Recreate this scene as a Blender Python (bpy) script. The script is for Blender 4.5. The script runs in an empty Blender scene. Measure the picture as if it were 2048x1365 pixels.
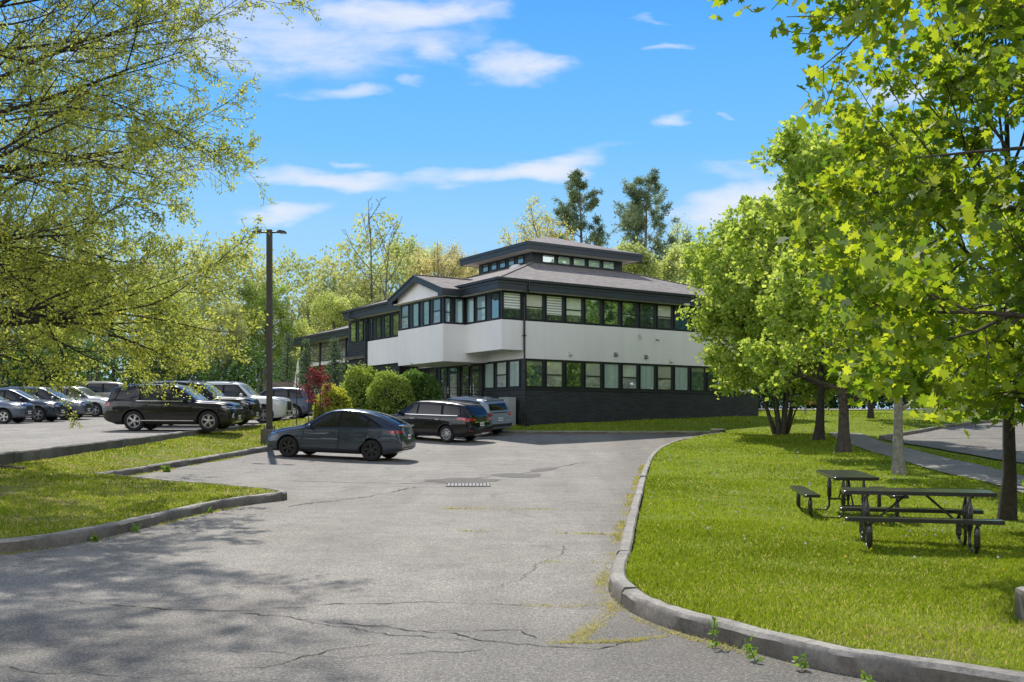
import bpy, bmesh, math, random
import numpy as np
from mathutils import Vector, Matrix
from mathutils.bvhtree import BVHTree
from mathutils.geometry import delaunay_2d_cdt

R = math.radians
scene = bpy.context.scene
COL = scene.collection
RNG = np.random.default_rng(7)

# ------------------------------------------------------------------ objects
def tag(o, label=None, cat=None, group=None, kind=None):
    if label: o['label'] = label
    if cat: o['category'] = cat
    if group: o['group'] = group
    if kind: o['kind'] = kind
    return o

def empty(name, loc=(0, 0, 0), rz=0.0, label=None, cat=None, group=None):
    o = bpy.data.objects.new(name, None)
    o.empty_display_size = 0.3
    COL.objects.link(o)
    o.location = loc
    o.rotation_euler = (0, 0, rz)
    return tag(o, label, cat, group)

def link(name, me, parent=None, mats=None):
    o = bpy.data.objects.new(name, me)
    COL.objects.link(o)
    if mats:
        for m in mats: me.materials.append(m)
    if parent: o.parent = parent
    return o

def children(o):
    return [c for c in bpy.data.objects if c.parent == o]

def copy_tree(o, parent=None):
    c = o.copy(); COL.objects.link(c); c.parent = parent
    for ch in children(o): copy_tree(ch, c)
    return c

class MB:
    """collects shapes, then links them as ONE mesh object"""
    def __init__(s): s.v = []; s.f = []; s.m = []
    def add(s, verts, faces, mi=0):
        b = len(s.v)
        s.v += [tuple(p) for p in verts]
        s.f += [tuple(i + b for i in f) for f in faces]
        s.m += [mi] * len(faces)
        return s
    def box(s, x0, x1, y0, y1, z0, z1, mi=0):
        v = [(x0, y0, z0), (x1, y0, z0), (x1, y1, z0), (x0, y1, z0), (x0, y0, z1), (x1, y0, z1), (x1, y1, z1), (x0, y1, z1)]
        return s.add(v, [(0, 3, 2, 1), (4, 5, 6, 7), (0, 1, 5, 4), (1, 2, 6, 5), (2, 3, 7, 6), (3, 0, 4, 7)], mi)
    def bar(s, a, b, w, h, mi=0, up=(0, 0, 1)):
        a = Vector(a); b = Vector(b); d = (b - a).normalized(); u = Vector(up)
        if abs(d.dot(u)) > .98: u = Vector((1, 0, 0))
        x = d.cross(u).normalized(); y = x.cross(d).normalized()
        v = []
        for p in (a, b):
            for sx, sy in ((-1, -1), (1, -1), (1, 1), (-1, 1)):
                v.append(p + x * sx * w / 2 + y * sy * h / 2)
        return s.add(v, [(3, 2, 1, 0), (4, 5, 6, 7), (0, 1, 5, 4), (1, 2, 6, 5), (2, 3, 7, 6), (3, 0, 4, 7)], mi)
    def tube(s, pts, rad, n=8, mi=0, cap=True):
        pts = [Vector(p) for p in pts]
        if not hasattr(rad, '__len__'): rad = [rad] * len(pts)
        rings = []; u = None
        for i, p in enumerate(pts):
            d = (pts[min(i + 1, len(pts) - 1)] - pts[max(i - 1, 0)]).normalized()
            if u is None:
                u = d.orthogonal().normalized()
            else:
                u = (u - d * u.dot(d))
                u = u.normalized() if u.length > 1e-6 else d.orthogonal().normalized()
            w = d.cross(u)
            rings.append([p + (u * math.cos(2 * math.pi * k / n) + w * math.sin(2 * math.pi * k / n)) * rad[i] for k in range(n)])
        v = [q for r in rings for q in r]; f = []
        for i in range(len(pts) - 1):
            for k in range(n):
                f.append((i * n + k, i * n + (k + 1) % n, (i + 1) * n + (k + 1) % n, (i + 1) * n + k))
        if cap:
            f.append(tuple(range(n))[::-1]); f.append(tuple((len(pts) - 1) * n + k for k in range(n)))
        return s.add(v, f, mi)
    def prism(s, poly, z0, z1, mi=0):
        n = len(poly)
        v = [(x, y, z0) for x, y in poly] + [(x, y, z1) for x, y in poly]
        f = [tuple(range(n))[::-1], tuple(range(n, 2 * n))] + [(i, (i + 1) % n, n + (i + 1) % n, n + i) for i in range(n)]
        return s.add(v, f, mi)
    def lathe(s, prof, n=32, axis='z', mi=0):
        v = []; f = []; k = len(prof)
        for j in range(n):
            a = 2 * math.pi * j / n; c, sn = math.cos(a), math.sin(a)
            for r, h in prof:
                v.append((r * c, r * sn, h) if axis == 'z' else (r * c, h, r * sn))
        for j in range(n):
            j2 = (j + 1) % n
            for i in range(k - 1):
                f.append((j * k + i, j2 * k + i, j2 * k + i + 1, j * k + i + 1))
        return s.add(v, f, mi)
    def build(s, name, mats, parent=None, smooth=None, bevel=None):
        me = bpy.data.meshes.new(name)
        me.from_pydata(s.v, [], s.f)
        if not isinstance(mats, (list, tuple)): mats = [mats]
        for m in mats: me.materials.append(m)
        if any(s.m): me.polygons.foreach_set('material_index', s.m)
        bm = bmesh.new(); bm.from_mesh(me)
        bmesh.ops.recalc_face_normals(bm, faces=bm.faces)
        if bevel:
            bmesh.ops.bevel(bm, geom=[e for e in bm.edges if len(e.link_faces) == 2 and e.calc_face_angle(0) > .6], offset=bevel, segments=2, affect='EDGES', profile=.6)
        bm.to_mesh(me); bm.free()
        if smooth is not None:
            me.polygons.foreach_set('use_smooth', [True] * len(me.polygons))
            me.set_sharp_from_angle(angle=R(smooth))
        me.update()
        return link(name, me, parent)

def np_mesh(name, V, F, k, rnd=None, mats=None, parent=None, smooth=False):
    """V (N,3), F (M,k) all faces with k corners, rnd (M,) -> face attribute"""
    me = bpy.data.meshes.new(name)
    V = np.ascontiguousarray(V, dtype=np.float32); F = np.ascontiguousarray(F, dtype=np.int32)
    me.vertices.add(len(V)); me.vertices.foreach_set('co', V.ravel())
    me.loops.add(F.size); me.loops.foreach_set('vertex_index', F.ravel())
    me.polygons.add(len(F))
    me.polygons.foreach_set('loop_start', np.arange(0, F.size, k, dtype=np.int32))
    me.update(calc_edges=True)
    if rnd is not None:
        a = me.attributes.new('rnd', 'FLOAT', 'FACE'); a.data.foreach_set('value', np.ascontiguousarray(rnd, dtype=np.float32))
    if smooth: me.polygons.foreach_set('use_smooth', [True] * len(F))
    return link(name, me, parent, mats)

# ------------------------------------------------------------------ shader graph helper
class G:
    def __init__(s, nt): s.nt = nt
    def n(s, t, **kw):
        nd = s.nt.nodes.new(t)
        for k, v in kw.items():
            if hasattr(nd, k) and k not in nd.inputs: setattr(nd, k, v)
            else: s.set(nd.inputs[k], v)
        return nd
    def set(s, sock, v):
        if isinstance(v, bpy.types.NodeSocket): s.nt.links.new(v, sock)
        elif v is not None:
            if sock.type == 'RGBA' and len(v) == 3: v = (*v, 1)
            sock.default_value = v
    def m(s, op, a, b=None, c=None, clamp=False):
        nd = s.nt.nodes.new('ShaderNodeMath'); nd.operation = op; nd.use_clamp = clamp
        for i, v in enumerate((a, b, c)):
            if v is not None: s.set(nd.inputs[i], v)
        return nd.outputs[0]
    def mix(s, f, a, b, blend='MIX'):
        nd = s.nt.nodes.new('ShaderNodeMix'); nd.data_type = 'RGBA'; nd.blend_type = blend
        s.set(nd.inputs[0], f); s.set(nd.inputs[6], a); s.set(nd.inputs[7], b)
        return nd.outputs[2]
    def ramp(s, f, stops, interp='LINEAR'):
        nd = s.nt.nodes.new('ShaderNodeValToRGB'); nd.color_ramp.interpolation = interp
        e = nd.color_ramp.elements
        while len(e) < len(stops): e.new(.5)
        for el, (p, c) in zip(e, stops):
            el.position = p
            el.color = (*c, 1) if hasattr(c, '__len__') else (c, c, c, 1)
        s.set(nd.inputs[0], f)
        return nd.outputs[0]
    def smooth(s, x, a, b):
        nd = s.nt.nodes.new('ShaderNodeMapRange'); nd.interpolation_type = 'SMOOTHSTEP'
        s.set(nd.inputs[0], x); nd.inputs[1].default_value = a; nd.inputs[2].default_value = b
        return nd.outputs[0]
    def noise(s, vec, scale, detail=4, rough=.55, dist=0.0):
        nd = s.nt.nodes.new('ShaderNodeTexNoise')
        if vec is not None: s.set(nd.inputs['Vector'], vec)
        nd.inputs['Scale'].default_value = scale; nd.inputs['Detail'].default_value = detail
        nd.inputs['Roughness'].default_value = rough; nd.inputs['Distortion'].default_value = dist
        return nd.outputs[0]
    def pos(s): return s.nt.nodes.new('ShaderNodeNewGeometry').outputs['Position']
    def obj(s): return s.nt.nodes.new('ShaderNodeTexCoord').outputs['Object']
    def xyz(s, v):
        nd = s.nt.nodes.new('ShaderNodeSeparateXYZ'); s.set(nd.inputs[0], v); return nd.outputs
    def comb(s, x, y, z):
        nd = s.nt.nodes.new('ShaderNodeCombineXYZ')
        for i, v in enumerate((x, y, z)): s.set(nd.inputs[i], v)
        return nd.outputs[0]
    def scale(s, v, sc):
        nd = s.nt.nodes.new('ShaderNodeMapping'); s.set(nd.inputs[0], v); nd.inputs['Scale'].default_value = sc; return nd.outputs[0]
    def attr(s, name='rnd'):
        nd = s.nt.nodes.new('ShaderNodeAttribute'); nd.attribute_name = name; return nd.outputs['Fac']
    def bump(s, h, strength, dist=.02):
        nd = s.nt.nodes.new('ShaderNodeBump'); nd.inputs['Strength'].default_value = strength
        nd.inputs['Distance'].default_value = dist; s.set(nd.inputs['Height'], h); return nd.outputs[0]

def new_mat(name):
    m = bpy.data.materials.new(name); m.use_nodes = True
    nt = m.node_tree; nt.nodes.clear()
    out = nt.nodes.new('ShaderNodeOutputMaterial')
    return m, G(nt), out

def pbr(name, color=(.5, .5, .5), rough=.5, metal=0.0, spec=.5, coat=0.0, var=0.0, vscale=3.0, bump=0.0, bscale=60.0, emit=None, coatrough=.03):
    m, g, out = new_mat(name)
    b = g.n('ShaderNodeBsdfPrincipled')
    col = color
    if var > 0:
        nz = g.noise(g.obj(), vscale, 5)
        lo = tuple(c * (1 - var) for c in color); hi = tuple(min(1, c * (1 + var)) for c in color)
        col = g.ramp(nz, [(.3, lo), (.7, hi)])
    g.set(b.inputs['Base Color'], col)
    b.inputs['Roughness'].default_value = rough; b.inputs['Metallic'].default_value = metal
    b.inputs['Specular IOR Level'].default_value = spec
    b.inputs['Coat Weight'].default_value = coat; b.inputs['Coat Roughness'].default_value = coatrough
    if bump > 0: g.set(b.inputs['Normal'], g.bump(g.noise(g.obj(), bscale, 3), bump))
    if emit:
        g.set(b.inputs['Emission Color'], emit[0]); b.inputs['Emission Strength'].default_value = emit[1]
    g.set(out.inputs[0], b.outputs[0])
    return m

def leaf_mat(name, stops, trans, tmix=.5, rough=.5, gloss=.03):
    """stops: colours over the per-leaf random value; trans multiplies for light shining through"""
    m, g, out = new_mat(name)
    r = g.attr()
    c = g.ramp(r, stops)
    t = g.mix(1.0, c, trans, 'MULTIPLY')
    d = g.n('ShaderNodeBsdfDiffuse', Color=c); tr = g.n('ShaderNodeBsdfTranslucent', Color=t)
    mx = g.n('ShaderNodeMixShader'); mx.inputs[0].default_value = tmix
    g.nt.links.new(d.outputs[0], mx.inputs[1]); g.nt.links.new(tr.outputs[0], mx.inputs[2])
    gl = g.n('ShaderNodeBsdfGlossy', Color=(1, 1, 1), Roughness=rough)
    m2 = g.n('ShaderNodeMixShader'); m2.inputs[0].default_value = gloss
    g.nt.links.new(mx.outputs[0], m2.inputs[1]); g.nt.links.new(gl.outputs[0], m2.inputs[2])
    g.set(out.inputs[0], m2.outputs[0])
    return m

# ------------------------------------------------------------------ camera, sun, sky
F_PX, HOR = 2080.0, 855.0
cam = bpy.data.cameras.new('camera'); co = bpy.data.objects.new('camera', cam); COL.objects.link(co)
co.location = (0, 0, 1.65); co.rotation_euler = (R(90), 0, 0)
cam.sensor_width = 36; cam.lens = 36 * F_PX / 2048
cam.shift_y = (HOR - 682.5) / 2048
cam.clip_end = 3000; cam.clip_start = .1
scene.camera = co
scene.view_settings.view_transform = 'Standard'; scene.view_settings.look = 'None'
scene.view_settings.exposure = 0; scene.view_settings.gamma = 1

SUN_AZ, SUN_EL = R(-14), R(46.5)          # azimuth from +Y towards +X
sun = bpy.data.lights.new('sun', 'SUN'); so = bpy.data.objects.new('sun', sun); COL.objects.link(so)
sun.energy = 5.0; sun.angle = R(.53); sun.color = (1, .95, .87)
sd = Vector((math.sin(SUN_AZ) * math.cos(SUN_EL), math.cos(SUN_AZ) * math.cos(SUN_EL), math.sin(SUN_EL)))
so.rotation_euler = sd.to_track_quat('Z', 'Y').to_euler(); so.location = (0, 0, 60)

def make_world():
    w = bpy.data.worlds.new('World'); scene.world = w; w.use_nodes = True
    nt = w.node_tree; nt.nodes.clear(); g = G(nt)
    out = nt.nodes.new('ShaderNodeOutputWorld'); bg = nt.nodes.new('ShaderNodeBackground')
    STR = .1; bg.inputs[1].default_value = STR
    sky = nt.nodes.new('ShaderNodeTexSky'); sky.sky_type = 'NISHITA'; sky.sun_disc = False
    sky.sun_elevation = SUN_EL; sky.sun_rotation = SUN_AZ
    d = nt.nodes.new('ShaderNodeTexCoord').outputs['Generated']
    x, y, z = g.xyz(d)[:3]
    k = 1 / STR
    # blue of the photograph over elevation
    el = g.ramp(z, [(0.0, (.48, .76, 1.0)), (.11, (.43, .73, 1.0)), (.18, (.34, .675, 1.03)), (.26, (.185, .565, 1.04)), (.37, (.10, .44, 1.04)), (.5, (.05, .22, .64)), (.7, (.035, .14, .44)), (1.0, (.03, .12, .38))])
    el = g.mix(1.0, el, (k, k, k), 'MULTIPLY')
    base = g.mix(.96, sky.outputs[0], el)
    # clouds ahead, laid out by direction
    ys = g.m('MAXIMUM', y, .05)
    a = g.m('DIVIDE', x, ys); e = g.m('DIVIDE', z, ys)
    P = g.comb(a, e, 0.0)
    wn = nt.nodes.new('ShaderNodeTexNoise'); g.set(wn.inputs['Vector'], g.scale(P, (5, 13, 1))); wn.inputs['Scale'].default_value = 1.6; wn.inputs['Detail'].default_value = 5
    wx = g.xyz(wn.outputs['Color'])
    a2 = g.m('MULTIPLY_ADD', g.m('SUBTRACT', wx[0], .5), .16, a)
    e2 = g.m('MULTIPLY_ADD', g.m('SUBTRACT', wx[1], .5), .055, e)
    CL = [(520, 70, 360, 130, -8, .85), (760, 60, 330, 110, -10, .6), (800, 32, 230, 46, 3, 1.0), (1050, 130, 130, 58, -6, 1.05), (850, 105, 130, 40, -12, .85), (690, 190, 125, 20, 2, .8),
          (660, 352, 260, 26, -5, .95), (1020, 345, 320, 30, 7, 1.0), (570, 420, 110, 28, 9, .85), (1500, 400, 240, 74, 12, 1.0), (1318, 238, 42, 26, 0, .85),
          (1410, 232, 26, 16, 0, .7), (1295, 95, 55, 15, 10, .75), (1310, 38, 50, 9, 0, .6), (1790, 190, 130, 46, 0, .8), (850, 166, 60, 13, 0, .7), (1500, 330, 160, 24, 8, .55),
          (250, 330, 260, 60, -4, .6), (150, 90, 260, 110, 0, .6), (700, 318, 70, 10, -10, .5), (2300, 300, 260, 90, 8, .8), (-300, 150, 300, 90, 5, .8)]
    field = None
    for (u, v, ru, rv, rot, amp) in CL:
        a0, e0 = (u - 1024) / F_PX, (HOR - v) / F_PX
        c, s = math.cos(R(rot)), math.sin(R(rot))
        da = g.m('SUBTRACT', a2, a0); de = g.m('SUBTRACT', e2, e0)
        p = g.m('MULTIPLY', g.m('ADD', g.m('MULTIPLY', da, c), g.m('MULTIPLY', de, s)), F_PX / ru)
        q = g.m('MULTIPLY', g.m('SUBTRACT', g.m('MULTIPLY', de, c), g.m('MULTIPLY', da, s)), F_PX / rv)
        r2 = g.m('ADD', g.m('MULTIPLY', p, p), g.m('MULTIPLY', q, q))
        f = g.m('MULTIPLY', g.m('SUBTRACT', 1.0, r2, clamp=True), amp)
        field = f if field is None else g.m('MAXIMUM', field, f)
    n1 = g.noise(g.scale(P, (7, 22, 1)), 1.5, 8, .62, .4)
    n2 = g.noise(g.scale(P, (26, 60, 1)), 1.0, 6, .6)
    dens = g.m('ADD', g.m('MULTIPLY', field, 1.0), g.m('ADD', g.m('MULTIPLY', g.m('SUBTRACT', n1, .5), 1.25), g.m('MULTIPLY', g.m('SUBTRACT', n2, .5), .35)))
    dens = g.m('MULTIPLY', g.smooth(dens, .16, 1.25), g.smooth(field, .0, .35))
    ahead = g.smooth(y, .05, .25)
    dens = g.m('MULTIPLY', g.m('MULTIPLY', dens, ahead), .93)
    c1 = g.mix(dens, base, (.86 * k, .89 * k, .98 * k))
    # unseen bright cloud added behind the viewer to fill the shaded walls
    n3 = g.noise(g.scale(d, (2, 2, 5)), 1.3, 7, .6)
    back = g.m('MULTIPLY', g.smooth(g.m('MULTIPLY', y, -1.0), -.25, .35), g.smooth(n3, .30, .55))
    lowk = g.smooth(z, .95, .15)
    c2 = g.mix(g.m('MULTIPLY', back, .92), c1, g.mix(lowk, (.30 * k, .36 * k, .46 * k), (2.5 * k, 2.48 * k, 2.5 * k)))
    c3 = g.mix(g.smooth(z, 0.0, -.05), c2, (.10 * k, .12 * k, .07 * k))
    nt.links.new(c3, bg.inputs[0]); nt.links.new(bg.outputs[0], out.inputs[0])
make_world()
# ------------------------------------------------------------------ terrain heights
_hy = [-200, 0, 10, 14, 20, 27, 33, 35, 37, 42, 45, 49, 52, 57, 62, 75, 90, 120, 700]
_hz = [-.6, 0, 0, .03, .14, .29, .48, .56, .62, .86, 1.02, 1.30, 1.62, 1.95, 2.25, 2.75, 3.1, 3.6, 6]
def sstep(a, b, x):
    t = np.clip((x - a) / (b - a), 0, 1); return t * t * (3 - 2 * t)
def h(Y): return np.interp(Y, _hy, _hz)
def lot(X, Y):
    X = np.asarray(X, float); Y = np.asarray(Y, float)
    return h(Y) + .03 * np.clip(-3 - X, 0, 6) * sstep(14, 22, Y)
def hup(Y): return np.interp(Y, [0, 18, 24.8, 40.6, 46, 53, 60, 66, 80, 120, 700], [.7, .8, .97, 1.51, 1.74, 1.95, 2.28, 2.5, 3.0, 3.8, 6])
def x_low(Y): return np.interp(Y, [0, 20, 24.4, 37, 44, 49.5, 54, 60], [-7, -7, -9.65, -8.7, -8, -6.5, -5, -4])
def x_up(Y): return np.interp(Y, [18, 41, 44.5, 48, 51, 58], [-12.2, -12.2, -11.6, -10.6, -10, -10])
def grass(X, Y):
    X = np.asarray(X, float); Y = np.asarray(Y, float)
    b = lot(X, Y) + .14 - .25 * np.exp(-((X - 8) / 4.2) ** 2 - ((Y - 18) / 6.3) ** 2)
    xl, xu = x_low(Y), x_up(Y)
    t = np.clip((xl - X) / np.maximum(xl - (xu + .12), .3), 0, 1) * np.interp(Y, [40, 46], [1, 2.2])
    t = sstep(0, 1, t)
    up = hup(Y) - np.interp(Y, [26, 34, 44, 48], [.24, .2, .12, -.16])
    z = b * (1 - t) + np.maximum(up, b) * t
    behind = sstep(58, 66, Y) * (X < -9)
    z = z * (1 - behind) + (hup(Y) + .1) * behind
    # small undulation
    return z + .02 * np.sin(X * .9 + 1) * np.sin(Y * .7)
gz = lambda x, y: float(grass(x, y))
lz = lambda x, y: float(lot(x, y))

def resample(pl, step):
    out = [pl[0]]
    for a, b in zip(pl[:-1], pl[1:]):
        d = math.dist(a, b); n = max(1, int(round(d / step)))
        for i in range(1, n + 1):
            t = i / n; out.append((a[0] + (b[0] - a[0]) * t, a[1] + (b[1] - a[1]) * t))
    return out
def chaikin(pl, it=2):
    for _ in range(it):
        o = [pl[0]]
        for a, b in zip(pl[:-1], pl[1:]):
            o.append((a[0] * .75 + b[0] * .25, a[1] * .75 + b[1] * .25)); o.append((a[0] * .25 + b[0] * .75, a[1] * .25 + b[1] * .75))
        o.append(pl[-1]); pl = o
    return pl
KERB_RIGHT = [(34, 3.6), (12, 4.2), (6, 4.9), (4.2, 5.55), (3.07, 6.23), (2.44, 6.77), (2.11, 7.06), (1.83, 7.5), (1.57, 7.98), (1.25, 8.55), (1.05, 9.23), (.97, 9.9), (.96, 10.5),
              (1.10, 11.6), (1.32, 12.8), (1.75, 16.1), (2.18, 19), (3.0, 24.8), (4.1, 32), (5.2, 38.3), (6.3, 42.2), (7.5, 45.2), (8.7, 47.2), (9.7, 48.3)]
KERB_FAR = [(9.7, 48.3), (9.4, 48.95), (7, 49.1), (3, 49.2), (-.1, 49.3), (-1.2, 50.2), (-2.6, 51.6)]
KERB_LOW = [(-9.65, 24.4), (-9.3, 29), (-8.7, 37), (-8, 44), (-6.5, 49.5), (-4.4, 51.3), (-2.6, 51.6)]
KERB_ISLAND = [(-34, 12.0), (-16, 12.1), (-10, 12.3), (-7.4, 12.75), (-6.45, 13.3), (-5.95, 14.6), (-5.75, 16), (-5.45, 18), (-5.1, 19.4), (-4.75, 20.2), (-4.5, 20.7), (-4.55, 21.1), (-5.2, 21.6), (-6.75, 22.5), (-8, 23.1), (-9.65, 24.4)]
KERB_RIGHT, KERB_FAR, KERB_LOW, KERB_ISLAND = chaikin(KERB_RIGHT, 2), chaikin(KERB_FAR, 1), chaikin(KERB_LOW, 1), chaikin(KERB_ISLAND, 2)
DRIVE = KERB_RIGHT + KERB_FAR[1:] + KERB_LOW[::-1][1:] + KERB_ISLAND[::-1][1:] + [(-40, 12), (-40, -30), (40, -30), (40, 3.6)]
KERB_UP = [(-12.2, 17), (-12.2, 30), (-12.2, 41), (-11.6, 44.5), (-10.6, 48), (-10, 51), (-10, 58)]
KERB_UP = chaikin(KERB_UP, 1)
UPPER = KERB_UP + [(-12, 61), (-19, 62), (-20.5, 57.5), (-22, 57.5), (-22, 62), (-60, 62), (-60, 17)]

def inside(poly, X, Y):
    p = np.array(poly); x0, y0 = p[:, 0], p[:, 1]; x1, y1 = np.roll(x0, -1), np.roll(y0, -1)
    r = np.zeros(len(X), bool)
    for a, b, c, d in zip(x0, y0, x1, y1):
        cond = ((b > Y) != (d > Y))
        xi = (c - a) * (Y - b) / ((d - b) if d != b else 1e-9) + a
        r ^= cond & (X < xi)
    return r

# ------------------------------------------------------------------ ground materials
def asphalt_mat(name, dark=1.0, warm=1.0, cracks=True):
    m, g, out = new_mat(name)
    P = g.pos()
    big = g.noise(P, .22, 5, .6); mid = g.noise(P, 1.7, 5, .65); fine = g.noise(P, 95, 2, .7); grit = g.noise(P, 38, 3, .75)
    c = g.ramp(big, [(.3, (.285 * dark, .262 * dark, .235 * dark)), (.5, (.34 * dark, .32 * dark, .292 * dark)), (.72, (.385 * dark, .365 * dark, .34 * dark))])
    c = g.mix(.55, c, g.ramp(mid, [(.3, .55), (.5, .8), (.7, 1.0)]), 'MULTIPLY')
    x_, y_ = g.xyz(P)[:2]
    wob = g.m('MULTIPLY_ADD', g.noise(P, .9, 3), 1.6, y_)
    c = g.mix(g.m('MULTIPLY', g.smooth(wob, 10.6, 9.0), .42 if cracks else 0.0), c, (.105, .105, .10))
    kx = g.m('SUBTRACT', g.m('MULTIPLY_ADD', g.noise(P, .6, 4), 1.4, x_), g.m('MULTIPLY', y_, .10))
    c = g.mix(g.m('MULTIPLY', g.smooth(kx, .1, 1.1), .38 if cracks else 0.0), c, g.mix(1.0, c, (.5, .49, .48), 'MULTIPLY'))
    oil = g.smooth(g.noise(P, .55, 4, .6), .58, .72)
    c = g.mix(g.m('MULTIPLY', oil, .35), c, (.12, .115, .11))
    c = g.mix(.45, c, g.ramp(fine, [(.36, .3), (.5, .88), (.62, 1.7)]), 'MULTIPLY')
    vs = g.n('ShaderNodeTexVoronoi'); g.set(vs.inputs['Vector'], P); vs.inputs['Scale'].default_value = 75
    vc = g.xyz(vs.outputs['Color'])
    c = g.mix(.6, c, g.ramp(vc[0], [(0, (.3, .29, .28)), (.35, (.72, .70, .67)), (.75, (1.05, 1.0, .93)), (1, (1.75, 1.68, 1.5))]), 'MULTIPLY')
    c = g.mix(.45, c, g.ramp(grit, [(.38, .35), (.5, .9), (.62, 1.5)]), 'MULTIPLY')
    # wheel tracks along the drive
    tr = g.noise(g.scale(P, (1.1, .05, 1)), 1.0, 3, .5)
    c = g.mix(.35, c, g.ramp(tr, [(.35, .72), (.6, 1.1)]), 'MULTIPLY')
    if cracks:
        wp = nt_warp(g, P, .5, .9)
        vo = g.n('ShaderNodeTexVoronoi', feature='DISTANCE_TO_EDGE'); g.set(vo.inputs['Vector'], wp); vo.inputs['Scale'].default_value = .28
        cr = g.smooth(vo.outputs['Distance'], .012, .002)
        xyz = g.xyz(P)
        msk = g.smooth(g.noise(P, .35, 3), .42, .62)
        cr = g.m('MULTIPLY', cr, msk)
        c = g.mix(g.m('MULTIPLY', cr, .42), c, (.06, .052, .045))
    b = g.n('ShaderNodeBsdfPrincipled'); g.set(b.inputs['Base Color'], c); b.inputs['Roughness'].default_value = .86; b.inputs['Specular IOR Level'].default_value = .35
    g.set(b.inputs['Normal'], g.bump(g.m('ADD', fine, g.m('MULTIPLY', grit, 1.3)), .4, .008))
    g.set(out.inputs[0], b.outputs[0])
    return m
def nt_warp(g, P, sc, amt):
    n = g.nt.nodes.new('ShaderNodeTexNoise'); g.set(n.inputs['Vector'], P); n.inputs['Scale'].default_value = sc; n.inputs['Detail'].default_value = 6; n.inputs['Roughness'].default_value = .65
    v = g.nt.nodes.new('ShaderNodeVectorMath'); v.operation = 'MULTIPLY_ADD'
    g.set(v.inputs[0], n.outputs['Color']); v.inputs[1].default_value = (amt * 2,) * 3; g.set(v.inputs[2], P)
    return v.outputs[0]

def ground_mat():
    m, g, out = new_mat('lawn')
    P = g.pos()
    big = g.noise(P, .28, 5, .6); mid = g.noise(P, 1.4, 6, .65); fine = g.noise(P, 28, 4, .7); sp = g.noise(g.scale(P, (1, .6, 1)), 9, 4, .7)
    green = g.ramp(fine, [(.3, (.11, .15, .014)), (.5, (.22, .29, .025)), (.7, (.33, .40, .04))])
    green = g.mix(.6, green, g.ramp(sp, [(.33, .55), (.5, .95), (.66, 1.3)]), 'MULTIPLY')
    dry = g.ramp(fine, [(.3, (.13, .11, .045)), (.6, (.30, .26, .12))])
    x, y = g.xyz(P)[:2]
    # dry by the kerbs near the viewer and on the left island
    near = g.smooth(y, 13, 7); left = g.smooth(x, -3, -5)
    bias = g.m('ADD', g.m('MULTIPLY', near, .09), g.m('MULTIPLY', left, .10))
    k = g.smooth(g.m('ADD', g.m('ADD', g.m('MULTIPLY', mid, .6), g.m('MULTIPLY', big, .4)), bias), .55, .66)
    c = g.mix(g.m('MULTIPLY', k, .8), green, dry)
    c = g.mix(g.smooth(big, .5, .75), c, g.mix(1.0, c, (.7, .85, .6), 'MULTIPLY'))
    d = g.n('ShaderNodeBsdfPrincipled'); g.set(d.inputs['Base Color'], c); d.inputs['Roughness'].default_value = .9; d.inputs['Specular IOR Level'].default_value = .1
    g.set(d.inputs['Normal'], g.bump(g.m('ADD', fine, sp), .9, .05))
    g.set(out.inputs[0], d.outputs[0])
    return m

def concrete_mat(name, col=(.30, .28, .25), stain=.5):
    m, g, out = new_mat(name)
    P = g.pos()
    a = g.noise(P, 1.3, 6, .7); b_ = g.noise(P, 22, 5, .7); f = g.noise(P, 140, 2, .6)
    c = g.ramp(a, [(.3, tuple(x * (1 - stain) for x in col)), (.6, col)])
    c = g.mix(.6, c, g.ramp(b_, [(.32, .45), (.5, .95), (.68, 1.25)]), 'MULTIPLY')
    c = g.mix(.4, c, g.ramp(f, [(.35, .6), (.65, 1.25)]), 'MULTIPLY')
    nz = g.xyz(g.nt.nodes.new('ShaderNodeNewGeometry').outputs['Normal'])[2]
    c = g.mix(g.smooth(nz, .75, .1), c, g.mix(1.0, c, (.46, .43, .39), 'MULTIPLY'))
    b = g.n('ShaderNodeBsdfPrincipled'); g.set(b.inputs['Base Color'], c); b.inputs['Roughness'].default_value = .88
    g.set(b.inputs['Normal'], g.bump(g.m('ADD', b_, g.m('MULTIPLY', f, .5)), .8, .012))
    g.set(out.inputs[0], b.outputs[0])
    return m

M = {}
M['asphalt'] = asphalt_mat('asphalt')
M['asphalt2'] = asphalt_mat('upper_asphalt', 1.05)
M['patch'] = asphalt_mat('asphalt_patch', .5, cracks=False)
M['lawn'] = ground_mat()
M['kerb'] = concrete_mat('kerb_concrete', (.42, .39, .35), .5)
M['concrete'] = concrete_mat('concrete', (.33, .31, .28))
M['path'] = asphalt_mat('path_paving', 1.0, cracks=False)

def offset_poly(pl, d):
    out = []
    for i, p in enumerate(pl):
        a = pl[max(i - 1, 0)]; b = pl[min(i + 1, len(pl) - 1)]
        t = Vector((b[0] - a[0], b[1] - a[1])).normalized()
        out.append((p[0] - t.y * d, p[1] + t.x * d))
    return out
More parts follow.
